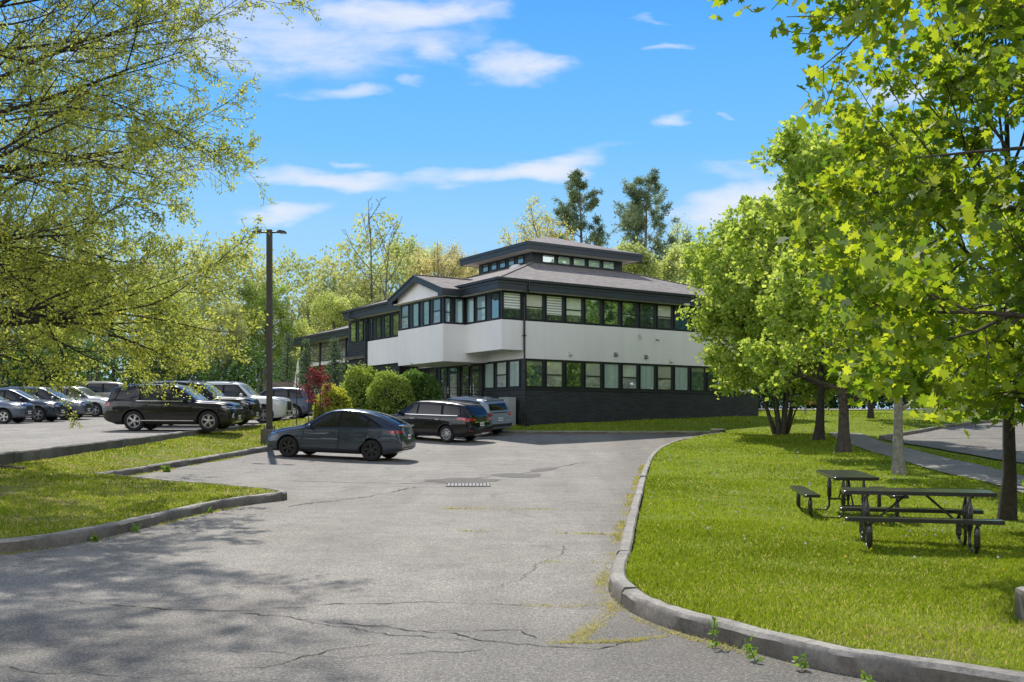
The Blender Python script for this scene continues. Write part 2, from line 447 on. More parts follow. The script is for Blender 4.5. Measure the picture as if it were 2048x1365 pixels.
# ------------------------------------------------------------------ one triangulation -> ground, driveway, upper lot
def make_ground():
    pts = []; edges = []
    dr = resample(DRIVE, .45); up = resample(UPPER, .8)
    for poly in (dr, up):
        b = len(pts); pts += poly[:-1] if math.dist(poly[0], poly[-1]) < 1e-6 else poly
        n = len(pts) - b
        edges += [(b + i, b + (i + 1) % n) for i in range(n)]
    nb = len(pts)
    gx = []
    rng = np.random.default_rng(3)
    def grid(x0, x1, y0, y1, st):
        X, Y = np.meshgrid(np.arange(x0, x1, st), np.arange(y0, y1, st))
        X = X + rng.uniform(-.1, .1, X.shape) * st; Y = Y + rng.uniform(-.1, .1, Y.shape) * st
        return np.c_[X.ravel(), Y.ravel()]
    A = grid(-16, 18, 4, 56, .8)
    B = grid(-62, 62, -32, 118, 3.0); B = B[~((B[:, 0] > -16.5) & (B[:, 0] < 18) & (B[:, 1] > 3.5) & (B[:, 1] < 56))]
    Cc = grid(-900, 900, -300, 1200, 75); Cc = Cc[~((abs(Cc[:, 0]) < 64) & (Cc[:, 1] > -34) & (Cc[:, 1] < 120))]
    ring = np.array([p for kl, sd in ((KERB_RIGHT, -.2), (KERB_FAR, -.2), (KERB_LOW, .2), (KERB_ISLAND, .2)) for p in offset_poly(resample(kl, .45), sd)])
    Pn = np.r_[A, B, Cc]
    # keep grid points off the boundary lines
    bp = np.array(pts)
    keep = np.ones(len(Pn), bool)
    for i in range(0, len(Pn), 400):
        d = np.min(np.hypot(Pn[i:i + 400, None, 0] - bp[None, :, 0], Pn[i:i + 400, None, 1] - bp[None, :, 1]), axis=1)
        keep[i:i + 400] = d > .22
    rk = np.array([np.min(np.hypot(bp[:, 0] - a, bp[:, 1] - b)) > .12 for a, b in ring]); ring = ring[rk]
    kp = np.array([np.min(np.hypot(ring[:, 0] - a, ring[:, 1] - b)) > .12 for a, b in Pn]); Pn = np.r_[Pn[keep & kp], ring]
    nd = len(dr)
    allp = [Vector(p) for p in pts] + [Vector(p) for p in Pn]
    V, E, Fc, *_ = delaunay_2d_cdt(allp, edges, [], 0, 1e-4)
    V = np.array([(v.x, v.y) for v in V]); Fc = np.array([f for f in Fc if len(f) == 3])
    c = V[Fc].mean(axis=1)
    ind = inside(dr, c[:, 0], c[:, 1]); inu = inside(up, c[:, 0], c[:, 1])
    def sub(name, mask, zf, mat):
        F = Fc[mask]; idx, inv = np.unique(F, return_inverse=True)
        P = V[idx]; Z = zf(P[:, 0], P[:, 1])
        if name == 'ground': Z = Z - .32 * (idx < nd)
        o = np_mesh(name, np.c_[P, Z], inv.reshape(-1, 3), 3, None, [mat], smooth=True)
        # make normals point up
        me = o.data
        if me.polygons[0].normal.z < 0:
            me.flip_normals()
        tag(o, kind='structure'); return o
    sub('ground', ~ind & ~inu, grass, M['lawn'])
    sub('driveway', ind, lot, M['asphalt'])
    sub('upper_parking_lot', inu, lambda X, Y: hup(Y), M['asphalt2'])
make_ground()

def strip(name, left, right, mat, dz=.03, step=.7, n=4, zf=grass, kind='structure'):
    """a sheet between two polylines with the same number of points, draped on the ground"""
    L = []; Rr = []
    for (a, b, c, d) in zip(left[:-1], left[1:], right[:-1], right[1:]):
        k = max(1, int(max(math.dist(a, b), math.dist(c, d)) / step))
        for i in range(k):
            t = i / k; L.append((a[0] + (b[0] - a[0]) * t, a[1] + (b[1] - a[1]) * t)); Rr.append((c[0] + (d[0] - c[0]) * t, c[1] + (d[1] - c[1]) * t))
    L.append(left[-1]); Rr.append(right[-1])
    v = []; f = []
    for (a, b) in zip(L, Rr):
        for j in range(n + 1):
            t = j / n; x = a[0] + (b[0] - a[0]) * t; y = a[1] + (b[1] - a[1]) * t
            v.append((x, y, float(zf(x, y)) + dz))
    for i in range(len(L) - 1):
        for j in range(n):
            f.append((i * (n + 1) + j, i * (n + 1) + j + 1, (i + 1) * (n + 1) + j + 1, (i + 1) * (n + 1) + j))
    o = MB().add(v, f).build(name, mat)
    if o.data.polygons[0].normal.z < 0: o.data.flip_normals()
    return tag(o, kind=kind)
strip('path', [(10.6, 15), (10.9, 22), (11.4, 27.3), (12.2, 33), (13.5, 42), (14.6, 48)], [(12.1, 15), (12.5, 22), (13.0, 27), (14.0, 33), (15.1, 42), (16, 47.6)], M['path'])
strip('road', [(14.2, 14), (14.5, 24), (14.9, 29), (15.4, 34), (15.6, 38), (15.7, 44)], [(60, 14), (60, 24), (60, 30), (60, 36), (60, 42), (60, 47)], M['asphalt2'], dz=.05, n=26, step=1.5)
strip('road', [(15.7, 44.05), (18, 47), (21, 50.5), (25, 53.5), (33, 56), (60, 58)], [(60, 46.9), (60, 47), (60, 47.5), (60, 48), (60, 50), (60, 52)], M['asphalt2'], dz=.055, n=16, step=1.5)
strip('road', [(12, 73), (30, 74.5), (60, 77), (110, 82)], [(12, 80), (30, 81.5), (60, 84), (110, 89)], asphalt_mat('road_surface', 1.5, cracks=False), dz=.06, n=5, step=3)

# ------------------------------------------------------------------ kerbs
def kerb(name, pl, side, topf, botf, width=.16, smooth_it=0, stone=2.6, bevel=.03, jit=.012):
    pl = resample(chaikin(pl, smooth_it) if smooth_it else pl, .25)
    rng = random.Random(len(pl))
    prof = lambda zt, zb: [(0.0, zb), (.012, zt - bevel - .005), (bevel + .01, zt), (width - .02, zt + .004), (width, zt - .02), (width, zb)]
    # break into stones, each a closed sweep of one mesh
    m = MB(); i = 0; acc = 0; start = 0
    runs = []
    for k in range(1, len(pl)):
        acc += math.dist(pl[k - 1], pl[k])
        if acc > stone or k == len(pl) - 1:
            runs.append((start, k)); start = k; acc = 0
    for (s, e) in runs:
        if e <= s: continue
        jz = rng.uniform(-jit, jit); jo = rng.uniform(-jit, jit)
        seg = pl[s:e + 1]
        # small joint gap at both ends
        def sh(a, b, g=.008):
            d = math.dist(a, b); t = min(.4, g / d); return (a[0] + (b[0] - a[0]) * t, a[1] + (b[1] - a[1]) * t)
        full = pl
        seg = [sh(seg[0], seg[1])] + seg[1:-1] + [sh(seg[-1], seg[-2])]
        v = []; f = []
        for q, p in enumerate(seg):
            i0 = min(s + q, len(full) - 1)
            a = full[max(i0 - 1, 0)]; b = full[min(i0 + 1, len(full) - 1)]
            t = Vector((b[0] - a[0], b[1] - a[1])).normalized(); nrm = Vector((-t.y, t.x)) * side
            zt = float(topf(*p)) + jz + rng.uniform(-.004, .004); zb = float(botf(*p))
            for (o, z) in prof(zt, zb):
                v.append((p[0] + nrm.x * (o + jo), p[1] + nrm.y * (o + jo), z + (rng.uniform(-.005, .005) if z > zb else 0)))
        n = 6
        for q in range(len(seg) - 1):
            for k in range(n - 1):
                f.append((q * n + k, q * n + k + 1, (q + 1) * n + k + 1, (q + 1) * n + k))
        f.append(tuple(range(n))); f.append(tuple((len(seg) - 1) * n + k for k in range(n))[::-1])
        m.add(v, f)
    o = m.build(name, M['kerb'], smooth=35)
    return tag(o, kind='structure')
lt = lambda x, y: lot(x, y) + .155
lb = lambda x, y: lot(x, y) - .1
kerb('kerb', KERB_RIGHT, -1, lt, lb, width=.17)
kerb('kerb', KERB_FAR, -1, lt, lb)
kerb('kerb', KERB_LOW, 1, lambda x, y: lot(x, y) + .17, lb)
kerb('kerb', KERB_ISLAND, 1, lambda x, y: lot(x, y) + .165, lb, width=.17)
kerb('kerb', KERB_UP, 1, lambda x, y: hup(y) + .05, lambda x, y: hup(y) - .55, width=.2, stone=4)
kerb('kerb', [(15.65, 43.9), (18, 46.9), (21, 50.4), (25, 53.4), (33, 55.9), (60, 57.9)], 1, lambda x, y: grass(x, y) + .2, lambda x, y: grass(x, y) - .1, stone=3)
# ------------------------------------------------------------------ trees
def nrm(v): return v / (np.linalg.norm(v) + 1e-9)
def perp(d, rng):
    a = np.cross(d, rng.normal(size=3)); return nrm(a)
class Tree:
    """grows limbs, branches and twigs; collects tubes and leaf anchors"""
    def __init__(s, seed): s.rng = np.random.default_rng(seed); s.t = []; s.a = []; s.d = []
    def path(s, p, d, L, n, wob, up):
        pts = [p]; st = L / n
        for i in range(n):
            d = nrm(d + s.rng.normal(0, wob, 3) + np.array([0, 0, up])); p = p + d * st; pts.append(p)
        return np.array(pts)
    def tube(s, pts, r0, r1, sides):
        n = len(pts); k = np.linspace(0, 1, n); s.t.append((pts, r0 * (1 - k) + r1 * k, sides))
    def at(s, pts, t):
        x = t * (len(pts) - 1); i = min(int(x), len(pts) - 2); f = x - i
        return pts[i] * (1 - f) + pts[i + 1] * f, nrm(pts[i + 1] - pts[i])
    def leafs(s, pts, n, t0=.25):
        for t in s.rng.uniform(t0, 1, n):
            p, d = s.at(pts, t); s.a.append(p); s.d.append(d)
    def side(s, d, ang):
        q = perp(d, s.rng); return nrm(d * math.cos(ang) + q * math.sin(ang))
    def twig_system(s, pts, r, lv, L, P):
        """children of a branch; lv counts down"""
        rng = s.rng
        n = P['n'][lv]
        t0 = P.get('t0', .3) if lv == P['top'] else .12
        for k in range(n):
            t = t0 + (1 - t0) * (k + rng.uniform(.2, .8)) / n
            p, d = s.at(pts, t)
            nd = s.side(d, R(rng.uniform(*(P['ang'][lv] if isinstance(P['ang'], list) else P['ang']))))
            if P.get('flat'): nd[2] *= P['flat']; nd = nrm(nd)
            l = L * rng.uniform(*(P['len'][lv] if isinstance(P['len'], list) else P['len'])) * (1.15 - P.get('tap', .7) * t)
            rr = r * (1 - .75 * t) * P.get('rr', .55)
            q = s.path(p, nd, l, P['seg'][lv], P['wob'], P['up'])
            s.tube(q, max(rr, P['rmin']), P['rmin'], 4 if lv > 0 else 3)
            if lv > 0: s.twig_system(q, max(rr, P['rmin']), lv - 1, l, P)
            if lv <= P.get('leaf_lv', 0): s.leafs(q, P['leaf'][lv], .2 if lv == 0 else .6)
    def bark(s, name, mat, parent):
        V = []; Fq = []; b = 0
        for pts, rad, n in s.t:
            m = len(pts)
            d = np.gradient(pts, axis=0); d /= np.linalg.norm(d, axis=1)[:, None] + 1e-9
            ref = np.array([0, 0, 1.0]) if abs(d[0][2]) < .8 else np.array([1.0, 0, 0])
            u = np.cross(d, ref); u /= np.linalg.norm(u, axis=1)[:, None] + 1e-9; w = np.cross(d, u)
            a = 2 * np.pi * np.arange(n) / n
            ring = pts[:, None, :] + rad[:, None, None] * (np.cos(a)[None, :, None] * u[:, None, :] + np.sin(a)[None, :, None] * w[:, None, :])
            V.append(ring.reshape(-1, 3))
            i = np.arange(m - 1)[:, None] * n; k = np.arange(n)[None, :]; k2 = (k + 1) % n
            Fq.append(np.stack([i + k, i + k2, i + n + k2, i + n + k], -1).reshape(-1, 4) + b); b += m * n
        return np_mesh(name, np.concatenate(V), np.concatenate(Fq), 4, None, [mat], parent, smooth=True)

MAPLE = np.array([(0, 0), (.38, -.08), (.30, .12), (.60, .30), (.36, .40), (.50, .72), (.20, .60), (0, 1.0), (-.20, .60), (-.50, .72), (-.36, .40), (-.60, .30), (-.30, .12), (-.38, -.08)], float)
OVAL = np.array([(0, 0), (.26, .25), (.30, .5), (0, 1), (-.30, .5), (-.26, .25)], float)
QUAD = np.array([(0, 0), (.42, .42), (0, 1), (-.42, .48)], float)
NEEDLE = np.array([(0, 0), (.13, .5), (0, 1), (-.13, .5)], float)
def leaves(name, pos, shape, size, rng, mat, parent=None, per=3, spread=.1, upw=.6, svar=.35, rnd=None, dirs=None, along=0.0, droop=0.0, fold=.0):
    pos = np.repeat(np.asarray(pos), per, axis=0)
    n = len(pos)
    pos = pos + rng.normal(0, spread, (n, 3))
    N = rng.normal(0, 1, (n, 3)); N /= np.linalg.norm(N, axis=1)[:, None]
    N = N * (1 - upw) + np.array([0, 0, 1.0]) * upw * np.sign(rng.uniform(-.15, 1, n))[:, None]
    N /= np.linalg.norm(N, axis=1)[:, None] + 1e-9
    T = rng.normal(0, 1, (n, 3)); T[:, 2] -= droop
    if dirs is not None: T = T * (1 - along) + np.repeat(np.asarray(dirs), per, axis=0) * along * 2
    T -= N * np.sum(T * N, axis=1)[:, None]; T /= np.linalg.norm(T, axis=1)[:, None] + 1e-9
    B = np.cross(N, T)
    sz = size * rng.uniform(1 - svar, 1 + svar, n)
    k = len(shape)
    V = pos[:, None, :] + sz[:, None, None] * (shape[None, :, 0, None] * B[:, None, :] + shape[None, :, 1, None] * T[:, None, :] + fold * (np.abs(shape[None, :, 0, None]) - shape[None, :, 1, None] * .6) * N[:, None, :])
    F = np.arange(n * k).reshape(n, k)
    if rnd is None: r = rng.uniform(0, 1, n)
    else: r = np.clip(np.repeat(rnd, per) + rng.normal(0, .16, n), 0, 1)
    return np_mesh(name, V.reshape(-1, 3), F, k, r, [mat] if mat else None, parent)

M['bark'] = pbr('bark', (.075, .062, .05), .95, var=.5, vscale=9, bump=.9, bscale=30)
M['bark_dark'] = pbr('bark_dark', (.042, .034, .028), .95, var=.5, vscale=9, bump=.9, bscale=30)
M['bark_pale'] = pbr('bark_pale', (.26, .24, .21), .9, var=.35, vscale=12, bump=.6, bscale=40)
M['bark_grey'] = pbr('bark_grey', (.13, .115, .10), .95, var=.4, vscale=8)
M['leaf_maple'] = leaf_mat('maple_leaves', [(0, (.055, .12, .012)), (.45, (.14, .22, .016)), (1, (.25, .32, .03))], (2.8, 2.4, 1.2), .6)
M['leaf_spring'] = leaf_mat('spring_leaves', [(0, (.20, .25, .04)), (.5, (.34, .39, .065)), (1, (.47, .49, .11))], (1.75, 1.65, 1.3), .58)
M['leaf_light'] = leaf_mat('light_green_leaves', [(0, (.17, .27, .045)), (.5, (.32, .43, .07)), (1, (.48, .57, .13))], (1.8, 1.65, 1.2), .58)
def far_leaf(name, a, b, c): return leaf_mat(name, [(0, a), (.5, b), (1, c)], (1.9, 1.8, 1.3), .5, gloss=.04)  # far leaf colours kept pale, with aerial haze put in
M['far_yellow'] = far_leaf('yellow_green_leaves', (.25, .31, .085), (.38, .45, .13), (.51, .55, .22))
M['far_green'] = far_leaf('fresh_green_leaves', (.19, .27, .065), (.31, .41, .10), (.44, .52, .17))
M['far_tan'] = far_leaf('tan_buds', (.32, .30, .16), (.46, .43, .22), (.56, .53, .30))
M['far_olive'] = far_leaf('olive_leaves', (.22, .26, .10), (.34, .38, .15), (.46, .47, .22))
M['far_pale'] = far_leaf('pale_green_leaves', (.26, .31, .11), (.38, .44, .16), (.52, .56, .26))
M['far_gold'] = far_leaf('golden_leaves', (.34, .32, .10), (.48, .43, .13), (.42, .44, .18))
M['pine'] = leaf_mat('pine_needles', [(0, (.09, .13, .075)), (.5, (.17, .22, .12)), (1, (.28, .33, .17))], (1.6, 1.6, 1.2), .42)
M['spruce'] = leaf_mat('spruce_needles', [(0, (.05, .09, .05)), (.5, (.10, .16, .085)), (1, (.18, .24, .13))], (1.4, 1.4, 1.0), .4)
M['under'] = leaf_mat('dark_green_leaves', [(0, (.02, .055, .014)), (.5, (.045, .10, .024)), (1, (.09, .16, .04))], (1.6, 1.6, 1.0), .4)

def decid(seed, H, r0, n1, len1, n2, n3, base=.22, spread=(35, 70), leafn=4, wob=.09, up=.04, lean=(0, 0), crown='round', L2=(.35, .6), rmin=.006, droop=0.0, seg=(3, 4), top=.9, n0=0, trunk_wob=.03, tap=.7, lens=None, angs=None, rr=.6):
    """broadleaf skeleton around the origin"""
    T = Tree(seed); rng = T.rng
    tr = T.path(np.array([0, 0, -.15]), nrm(np.array([lean[0], lean[1], 1.0])), H * top, 10, trunk_wob, .03)
    n = len(tr); k = np.linspace(0, 1, n); rad = r0 * (1 - .85 * k ** .9); rad[0] *= 1.45; rad[1] *= 1.05
    T.t.append((tr, rad, 10))
    lv = 2 if n0 else 1
    P = dict(n=(n0, n3, n2) if n0 else (n3, n2), top=lv, ang=angs or (28, 62), len=lens or L2, seg=seg, wob=wob * 1.3, up=up * .8, rmin=rmin, leaf=(leafn,) * 3, leaf_lv=0, rr=rr, t0=.22, tap=tap)
    for i in range(n1):
        t = base + (1 - base) * ((i + rng.uniform(.1, .9)) / n1) ** (1.25 if droop > .028 else .9)
        p, d = T.at(tr, min(t, .995))
        az = i * 2.39996 + rng.uniform(-.4, .4)
        a = R(spread[1] + (spread[0] - spread[1]) * (t - base) / (1 - base) + rng.uniform(-8, 8))
        nd = np.array([math.cos(az) * math.sin(a), math.sin(az) * math.sin(a), math.cos(a)])
        u = (t - base) / (1 - base)
        sh = {'round': (.55 + .9 * math.sin(math.pi * min(1, .18 + .72 * u))) * .75, 'vase': .7 + .35 * u, 'cone': 1.05 - .85 * u, 'wide': 1.15 - .42 * u, 'full': 1.04 + .34 * math.sin(math.pi * u) - .2 * u}[crown]
        L = len1 * sh * rng.uniform(.85, 1.15)
        rr = max(r0 * (1 - .8 * t) * .5, rmin * 3)
        q = T.path(p, nd, L, 7, wob, up - droop * (1 - u))
        T.tube(q, rr, rmin * 1.5, 6)
        T.twig_system(q, rr, lv, L, P)
    return T

def plant_tree(name, T, loc, label, leafmat, barkmat, shape, size, per, spread, group=None, seed=1, upw=.35, rz=0, sc=1.0, cat='tree', svar=.35, rnd=None, **kw):
    root = empty(name, loc, rz, label, cat, group); root.scale = (sc,) * 3
    T.bark('trunk', barkmat, root)
    if len(T.a): leaves('crown', np.array(T.a), shape, size, np.random.default_rng(seed), leafmat, root, per, spread, upw, svar, rnd, **kw)
    return root

def build_near_trees():
    # big spreading tree left of the frame, new leaves
    T = decid(11, 18.5, .27, 72, 6.0, 8, 9, n0=6, base=.18, spread=(32, 93), leafn=4, wob=.055, up=.024, droop=.03, crown='full', lens=[(.3, .5), (.28, .48), (.40, .66)], angs=[(30, 62), (26, 52), (16, 44)], rmin=.0045, seg=(2, 4, 5), tap=.5, rr=.5)
    keep = [i for i, p in enumerate(T.a) if not (6.0 < p[2] < 11) or T.rng.uniform() < .82]
    T.a = [T.a[i] for i in keep]; T.d = [T.d[i] for i in keep]
    plant_tree('tree', T, (-13.8, 21.8, gz(-13.8, 21.8)), 'wide spreading tree with thin dark branches and small fresh yellow-green leaves over the grass island', M['leaf_spring'], M['bark_dark'], OVAL, .062, 4, .05, seed=5, upw=.25)
    # maple beside the picnic tables: trunk in view
    T = decid(23, 10.5, .125, 20, 3.3, 9, 5, base=.24, spread=(22, 62), leafn=4, wob=.1, up=.03, lean=(.06, .03), L2=(.3, .5), rmin=.005)
    plant_tree('maple_tree', T, (8.75, 18.4, gz(8.75, 18.4)), 'maple with thick dark trunk on the lawn right beside the picnic tables', M['leaf_maple'], M['bark_dark'], MAPLE, .16, 2, .09, seed=6, upw=.5, fold=.12)
    # maple reaching in with big leaves, its trunk beyond the picture
    T = decid(37, 11.5, .20, 42, 5.5, 13, 7, tap=.5, base=.165, spread=(34, 86), leafn=5, wob=.095, up=.03, L2=(.26, .42), rmin=.005, crown='round', droop=.025)
    plant_tree('maple_tree', T, (9.6, 12.6, gz(9.6, 12.6)), 'maple of large bright backlit leaves whose boughs reach over the picnic tables', M['leaf_maple'], M['bark'], MAPLE, .126, 4, .12, seed=8, upw=.42, svar=.5, fold=.3)
    # lawn row further back
    T = decid(41, 7.6, .15, 20, 3.2, 8, 5, base=.22, spread=(24, 66), leafn=4, wob=.1, up=.035, L2=(.3, .5), rmin=.006)
    plant_tree('tree', T, (10.2, 27.4, gz(10.2, 27.4)), 'young tree with smooth pale grey trunk beside the paved path', M['leaf_maple'], M['bark_pale'], QUAD, .16, 3, .12, seed=9, upw=.4)
    T = decid(43, 9.8, .21, 26, 4.6, 10, 6, base=.2, spread=(26, 72), leafn=5, wob=.1, up=.03, L2=(.3, .5), rmin=.007)
    plant_tree('tree', T, (11.9, 37.3, gz(11.9, 37.3)), 'tree with a stout rough trunk flared at its base, at the start of the path', M['leaf_light'], M['bark'], QUAD, .19, 4, .15, seed=10, upw=.4)
    T = decid(47, 9.2, .20, 22, 4.0, 9, 6, base=.24, spread=(26, 68), leafn=5, wob=.1, up=.03, lean=(.10, 0), L2=(.3, .5), rmin=.007)
    plant_tree('tree', T, (12.9, 43.8, gz(12.9, 43.8)), 'slender dark leaning tree just right of the many-stemmed one', M['leaf_light'], M['bark_dark'], QUAD, .19, 4, .15, seed=12, upw=.4)
    T = decid(49, 7.5, .16, 14, 2.6, 7, 5, base=.3, spread=(26, 68), leafn=4, L2=(.3, .5), rmin=.007)
    plant_tree('tree', T, (20.0, 58.0, gz(20, 58)), 'small tree with a thin dark trunk standing on the far grass before the road', M['leaf_light'], M['bark_dark'], QUAD, .2, 4, .15, seed=13, upw=.4)
    # many-stemmed tree at the end of the drive
    TT = Tree(61)
    for k in range(9):
        az = k * 2.4; lean = .2 + .36 * (k % 3) / 2
        hgt = (9.8, 9.2, 8.4, 9.4, 8.0, 1.7, 1.5, 9.6, 1.3)[k]
        if hgt < 3:
            q = TT.path(np.array([.28 * math.cos(az), .28 * math.sin(az), -.1]), nrm(np.array([math.cos(az) * .4, math.sin(az) * .4, 1])), hgt, 4, .06, 0)
            TT.tube(q, .06, .03, 6); continue
        t = decid(70 + k, hgt, .10, 16, 3.0, 8, 6, base=.25, spread=(24, 82), leafn=5, lean=(lean * math.cos(az), lean * math.sin(az)), L2=(.35, .55), rmin=.007, droop=.008)
        off = np.array([.22 * math.cos(az), .22 * math.sin(az), 0])
        TT.t += [(p + off, r, n) for p, r, n in t.t]; TT.a += [p + off for p in t.a]; TT.d += t.d
    plant_tree('tree', TT, (12.3, 47.6, gz(12.3, 47.6)), 'broad light green tree with a clump of several stems at the corner of the building', M['leaf_light'], M['bark'], QUAD, .17, 3, .15, seed=14, upw=.4)
build_near_trees()

# ---- trees behind: prototypes, then individuals
PH = [0]
def far_tree(seed, H, n1, len1, leafmat, size, per, name='tree', crown='round', base=.18, spread=(22, 70), barkm='bark_grey', n2=7, n3=4, leafn=4, r0=.25, **kw):
    T = decid(seed, H, r0, n1, len1, n2, n3, base=base, spread=spread, leafn=leafn, crown=crown, L2=(.32, .52), rmin=.016, seg=(2, 3), **kw)
    root = empty(name); PH[0] = max(p[2] for p in T.a)
    T.bark('trunk', M[barkm], root)
    rng = np.random.default_rng(seed)
    if leafmat:
        P = np.array(T.a)
        # light and dark clumps
        r = .5 + .35 * np.sin(P[:, 0] * 1.3 + seed) * np.sin(P[:, 2] * 1.1) + .2 * np.sin(P[:, 1] * 2.1)
        leaves('crown', P, QUAD, size, rng, M[leafmat], root, per, .26, .3, .4, np.clip(r, 0, 1))
    return root
def pine_tree(seed, H, spread_, tiers, lean=0):
    """white pine: whorls of near-level boughs, tips swept up, open between the layers"""
    T = Tree(seed); rng = T.rng
    tr = T.path(np.array([0, 0, -.2]), nrm(np.array([lean, 0, 1.0])), H, 14, .02, .02)
    T.t.append((tr, .36 * (1 - .88 * np.linspace(0, 1, 15)), 8))
    for i in range(tiers):
        t0 = .36 + .63 * (i / (tiers - 1)) ** .92
        for k in range(5 if i < tiers - 2 else 3):
            t = min(.99, t0 + rng.uniform(-.008, .008)); p, d = T.at(tr, t)
            u = max(0.0, (t - .36) / .63)
            L = spread_ * (.55 + .6 * math.sin(math.pi * min(1, .28 + .5 * u)) - .62 * u ** 1.6) * rng.uniform(.45, 1.2)
            az = rng.uniform(0, 6.28); a = R(rng.uniform(66, 88) - 34 * u)
            q = T.path(p, np.array([math.cos(az) * math.sin(a), math.sin(az) * math.sin(a), math.cos(a)]), max(L, .5), 6, .06, .06)
            T.tube(q, .075 * (1.1 - t), .014, 4)
            for j in range(9):
                s_ = rng.uniform(.38, 1); pp, dd = T.at(q, s_)
                nd = T.side(dd, R(rng.uniform(25, 65))); nd[2] = abs(nd[2]) * .35 + .06
                w = T.path(pp, nrm(nd), max(.35, L * .20 * rng.uniform(.5, 1.1)), 2, .08, .05); T.tube(w, .018, .01, 3)
                T.leafs(w, 5, .25)
    return T

def build_far_trees():
    PR = {}; HT = {}
    PR['yellow'] = far_tree(101, 13, 20, 4.6, 'far_yellow', .16, 11, leafn=4); HT['yellow'] = PH[0]
    PR['green'] = far_tree(102, 13, 22, 4.8, 'far_green', .17, 12, leafn=4); HT['green'] = PH[0]
    PR['tan'] = far_tree(103, 13, 22, 4.8, 'far_tan', .13, 9, leafn=4); HT['tan'] = PH[0]
    PR['olive'] = far_tree(104, 14, 22, 4.4, 'far_olive', .14, 9, leafn=4); HT['olive'] = PH[0]
    PR['dense'] = far_tree(105, 9, 24, 4.6, 'far_pale', .17, 18, leafn=5, base=.1, spread=(30, 85)); HT['dense'] = PH[0]
    PR['gold'] = far_tree(106, 15, 18, 5.0, 'far_gold', .16, 5, leafn=3, base=.3); HT['gold'] = PH[0]
    PR['sparse'] = far_tree(107, 13, 18, 4.4, 'far_pale', .13, 4, leafn=3, n2=9, n3=5); HT['sparse'] = PH[0]
    used = set()
    def put(kind, u, Y, top_v, label, rz, wide=1.0, group=None):
        """stand a tree at depth Y in the direction of column u, as tall as it shows"""
        X = (u - 1024) / F_PX * Y; z0 = gz(X, Y); H0 = HT[kind]
        H = 1.65 + (HOR - top_v) / F_PX * Y - z0; s = H / H0
        o = PR[kind] if kind not in used else copy_tree(PR[kind])
        used.add(kind)
        o.location = (X, Y, z0); o.rotation_euler.z = rz; o.scale = (s * wide, s * wide, s)
        tag(o, label, 'tree', group)
        return o
    # right of the clerestory
    put('gold', 1078, 96, 402, 'airy golden-leaved tree showing left of the pines above the clerestory roof', 1.0, .85)
    put('dense', 1318, 84, 495, 'rounded pale yellow-green tree just behind the right of the clerestory roof', .4, 1.0)
    put('green', 1400, 98, 490, 'fresh green tree behind the hip roof, right of the rounded pale one', 2.2, .9)
    put('sparse', 1372, 108, 448, 'thinly leaved tall tree at the right-hand pine', 4.0, .8)
    put('yellow', 1475, 104, 520, 'yellow-green tree rising behind the many-stemmed tree on the lawn', 3.0, .9)
    # left of the building
    put('tan', 868, 92, 492, 'tan budding tree behind the ridge of the white gable', .3, 1.1)
    put('yellow', 800, 100, 486, 'yellow-green tree topping the wood between the bare tree and the thin dead trunk', 1.4, .9)
    put('tan', 925, 98, 505, 'tan budding tree at the left end of the clerestory roof', 2.4, 1.0)
    put('olive', 722, 86, 545, 'olive green tree behind the bare double trunk', .9, 1.0)
    put('sparse', 672, 90, 545, 'thin twiggy tree left of the bare double trunk', 2.0, 1.0)
    put('yellow', 668, 78, 590, 'bright yellow-green tree right behind the eave of the left wing', .2, 1.15)
    put('sparse', 628, 86, 570, 'thin twiggy tree directly right of the lamp post', 5.0, 1.0)
    put('olive', 770, 82, 590, 'olive tree just above the dark eave left of the gable', 3.9, 1.1)
    put('yellow', 600, 92, 640, 'low yellow-green tree behind the left end of the wing roof', 2.9, 1.1)
    put('green', 540, 84, 560, 'green tree behind the lamp post', 1.2, 1.0)
    # pines
    for (u, Y, v, seed, sp, tiers, lean, lab) in ((1168, 104, 358, 121, 4.0, 13, .02, 'tall open pine with upswept boughs, left of the two above the clerestory'), (1292, 96, 374, 122, 5.4, 13, -.01, 'tall broad pine with dense dark boughs, right of the two above the clerestory')):
        X = (u - 1024) / F_PX * Y; z0 = gz(X, Y); H = 1.65 + (HOR - v) / F_PX * Y - z0
        T = pine_tree(seed, H, sp, tiers, lean)
        P = np.array(T.a)
        plant_tree('pine_tree', T, (X, Y, z0), lab, M['pine'], M['bark_grey'], NEEDLE, .30, 9, .13, seed=seed, upw=.35, dirs=np.array(T.d), along=.35, rnd=np.clip(.45 + .4 * np.sin(P[:, 2] * 1.7) * np.sin(P[:, 0] * 1.2), 0, 1))
    # bare double trunk
    Y = 84; X = (757 - 1024) / F_PX * Y; z0 = gz(X, Y)
    TT = Tree(131)
    for (lx, hh, sd) in ((-.03, 17.6, 1), (.10, 15.2, 2)):
        t = decid(140 + sd, hh, .19, 9, 3.6, 4, 3, base=.36, spread=(28, 58), leafn=0, lean=(lx, 0), wob=.08, up=.06, L2=(.3, .5), rmin=.012, trunk_wob=.03)
        TT.t += t.t
    plant_tree('tree', TT, (X, Y, z0), 'bare leafless tree with forked grey trunks rising behind the dark eave', None, M['bark_grey'], QUAD, .1, 1, .1)
    Y = 80; X = (889 - 1024) / F_PX * Y; z0 = gz(X, Y); TT = Tree(151)
    q = TT.path(np.array([0, 0, -.2]), np.array([-.01, 0, 1.0]), 1.65 + (HOR - 482) / F_PX * Y - z0, 10, .04, .02); TT.tube(q, .17, .02, 6)
    for t_ in (.55, .7, .8, .88):
        p, d = TT.at(q, t_); TT.tube(TT.path(p, TT.side(d, R(40)), .7, 3, .1, .05), .03, .01, 4)
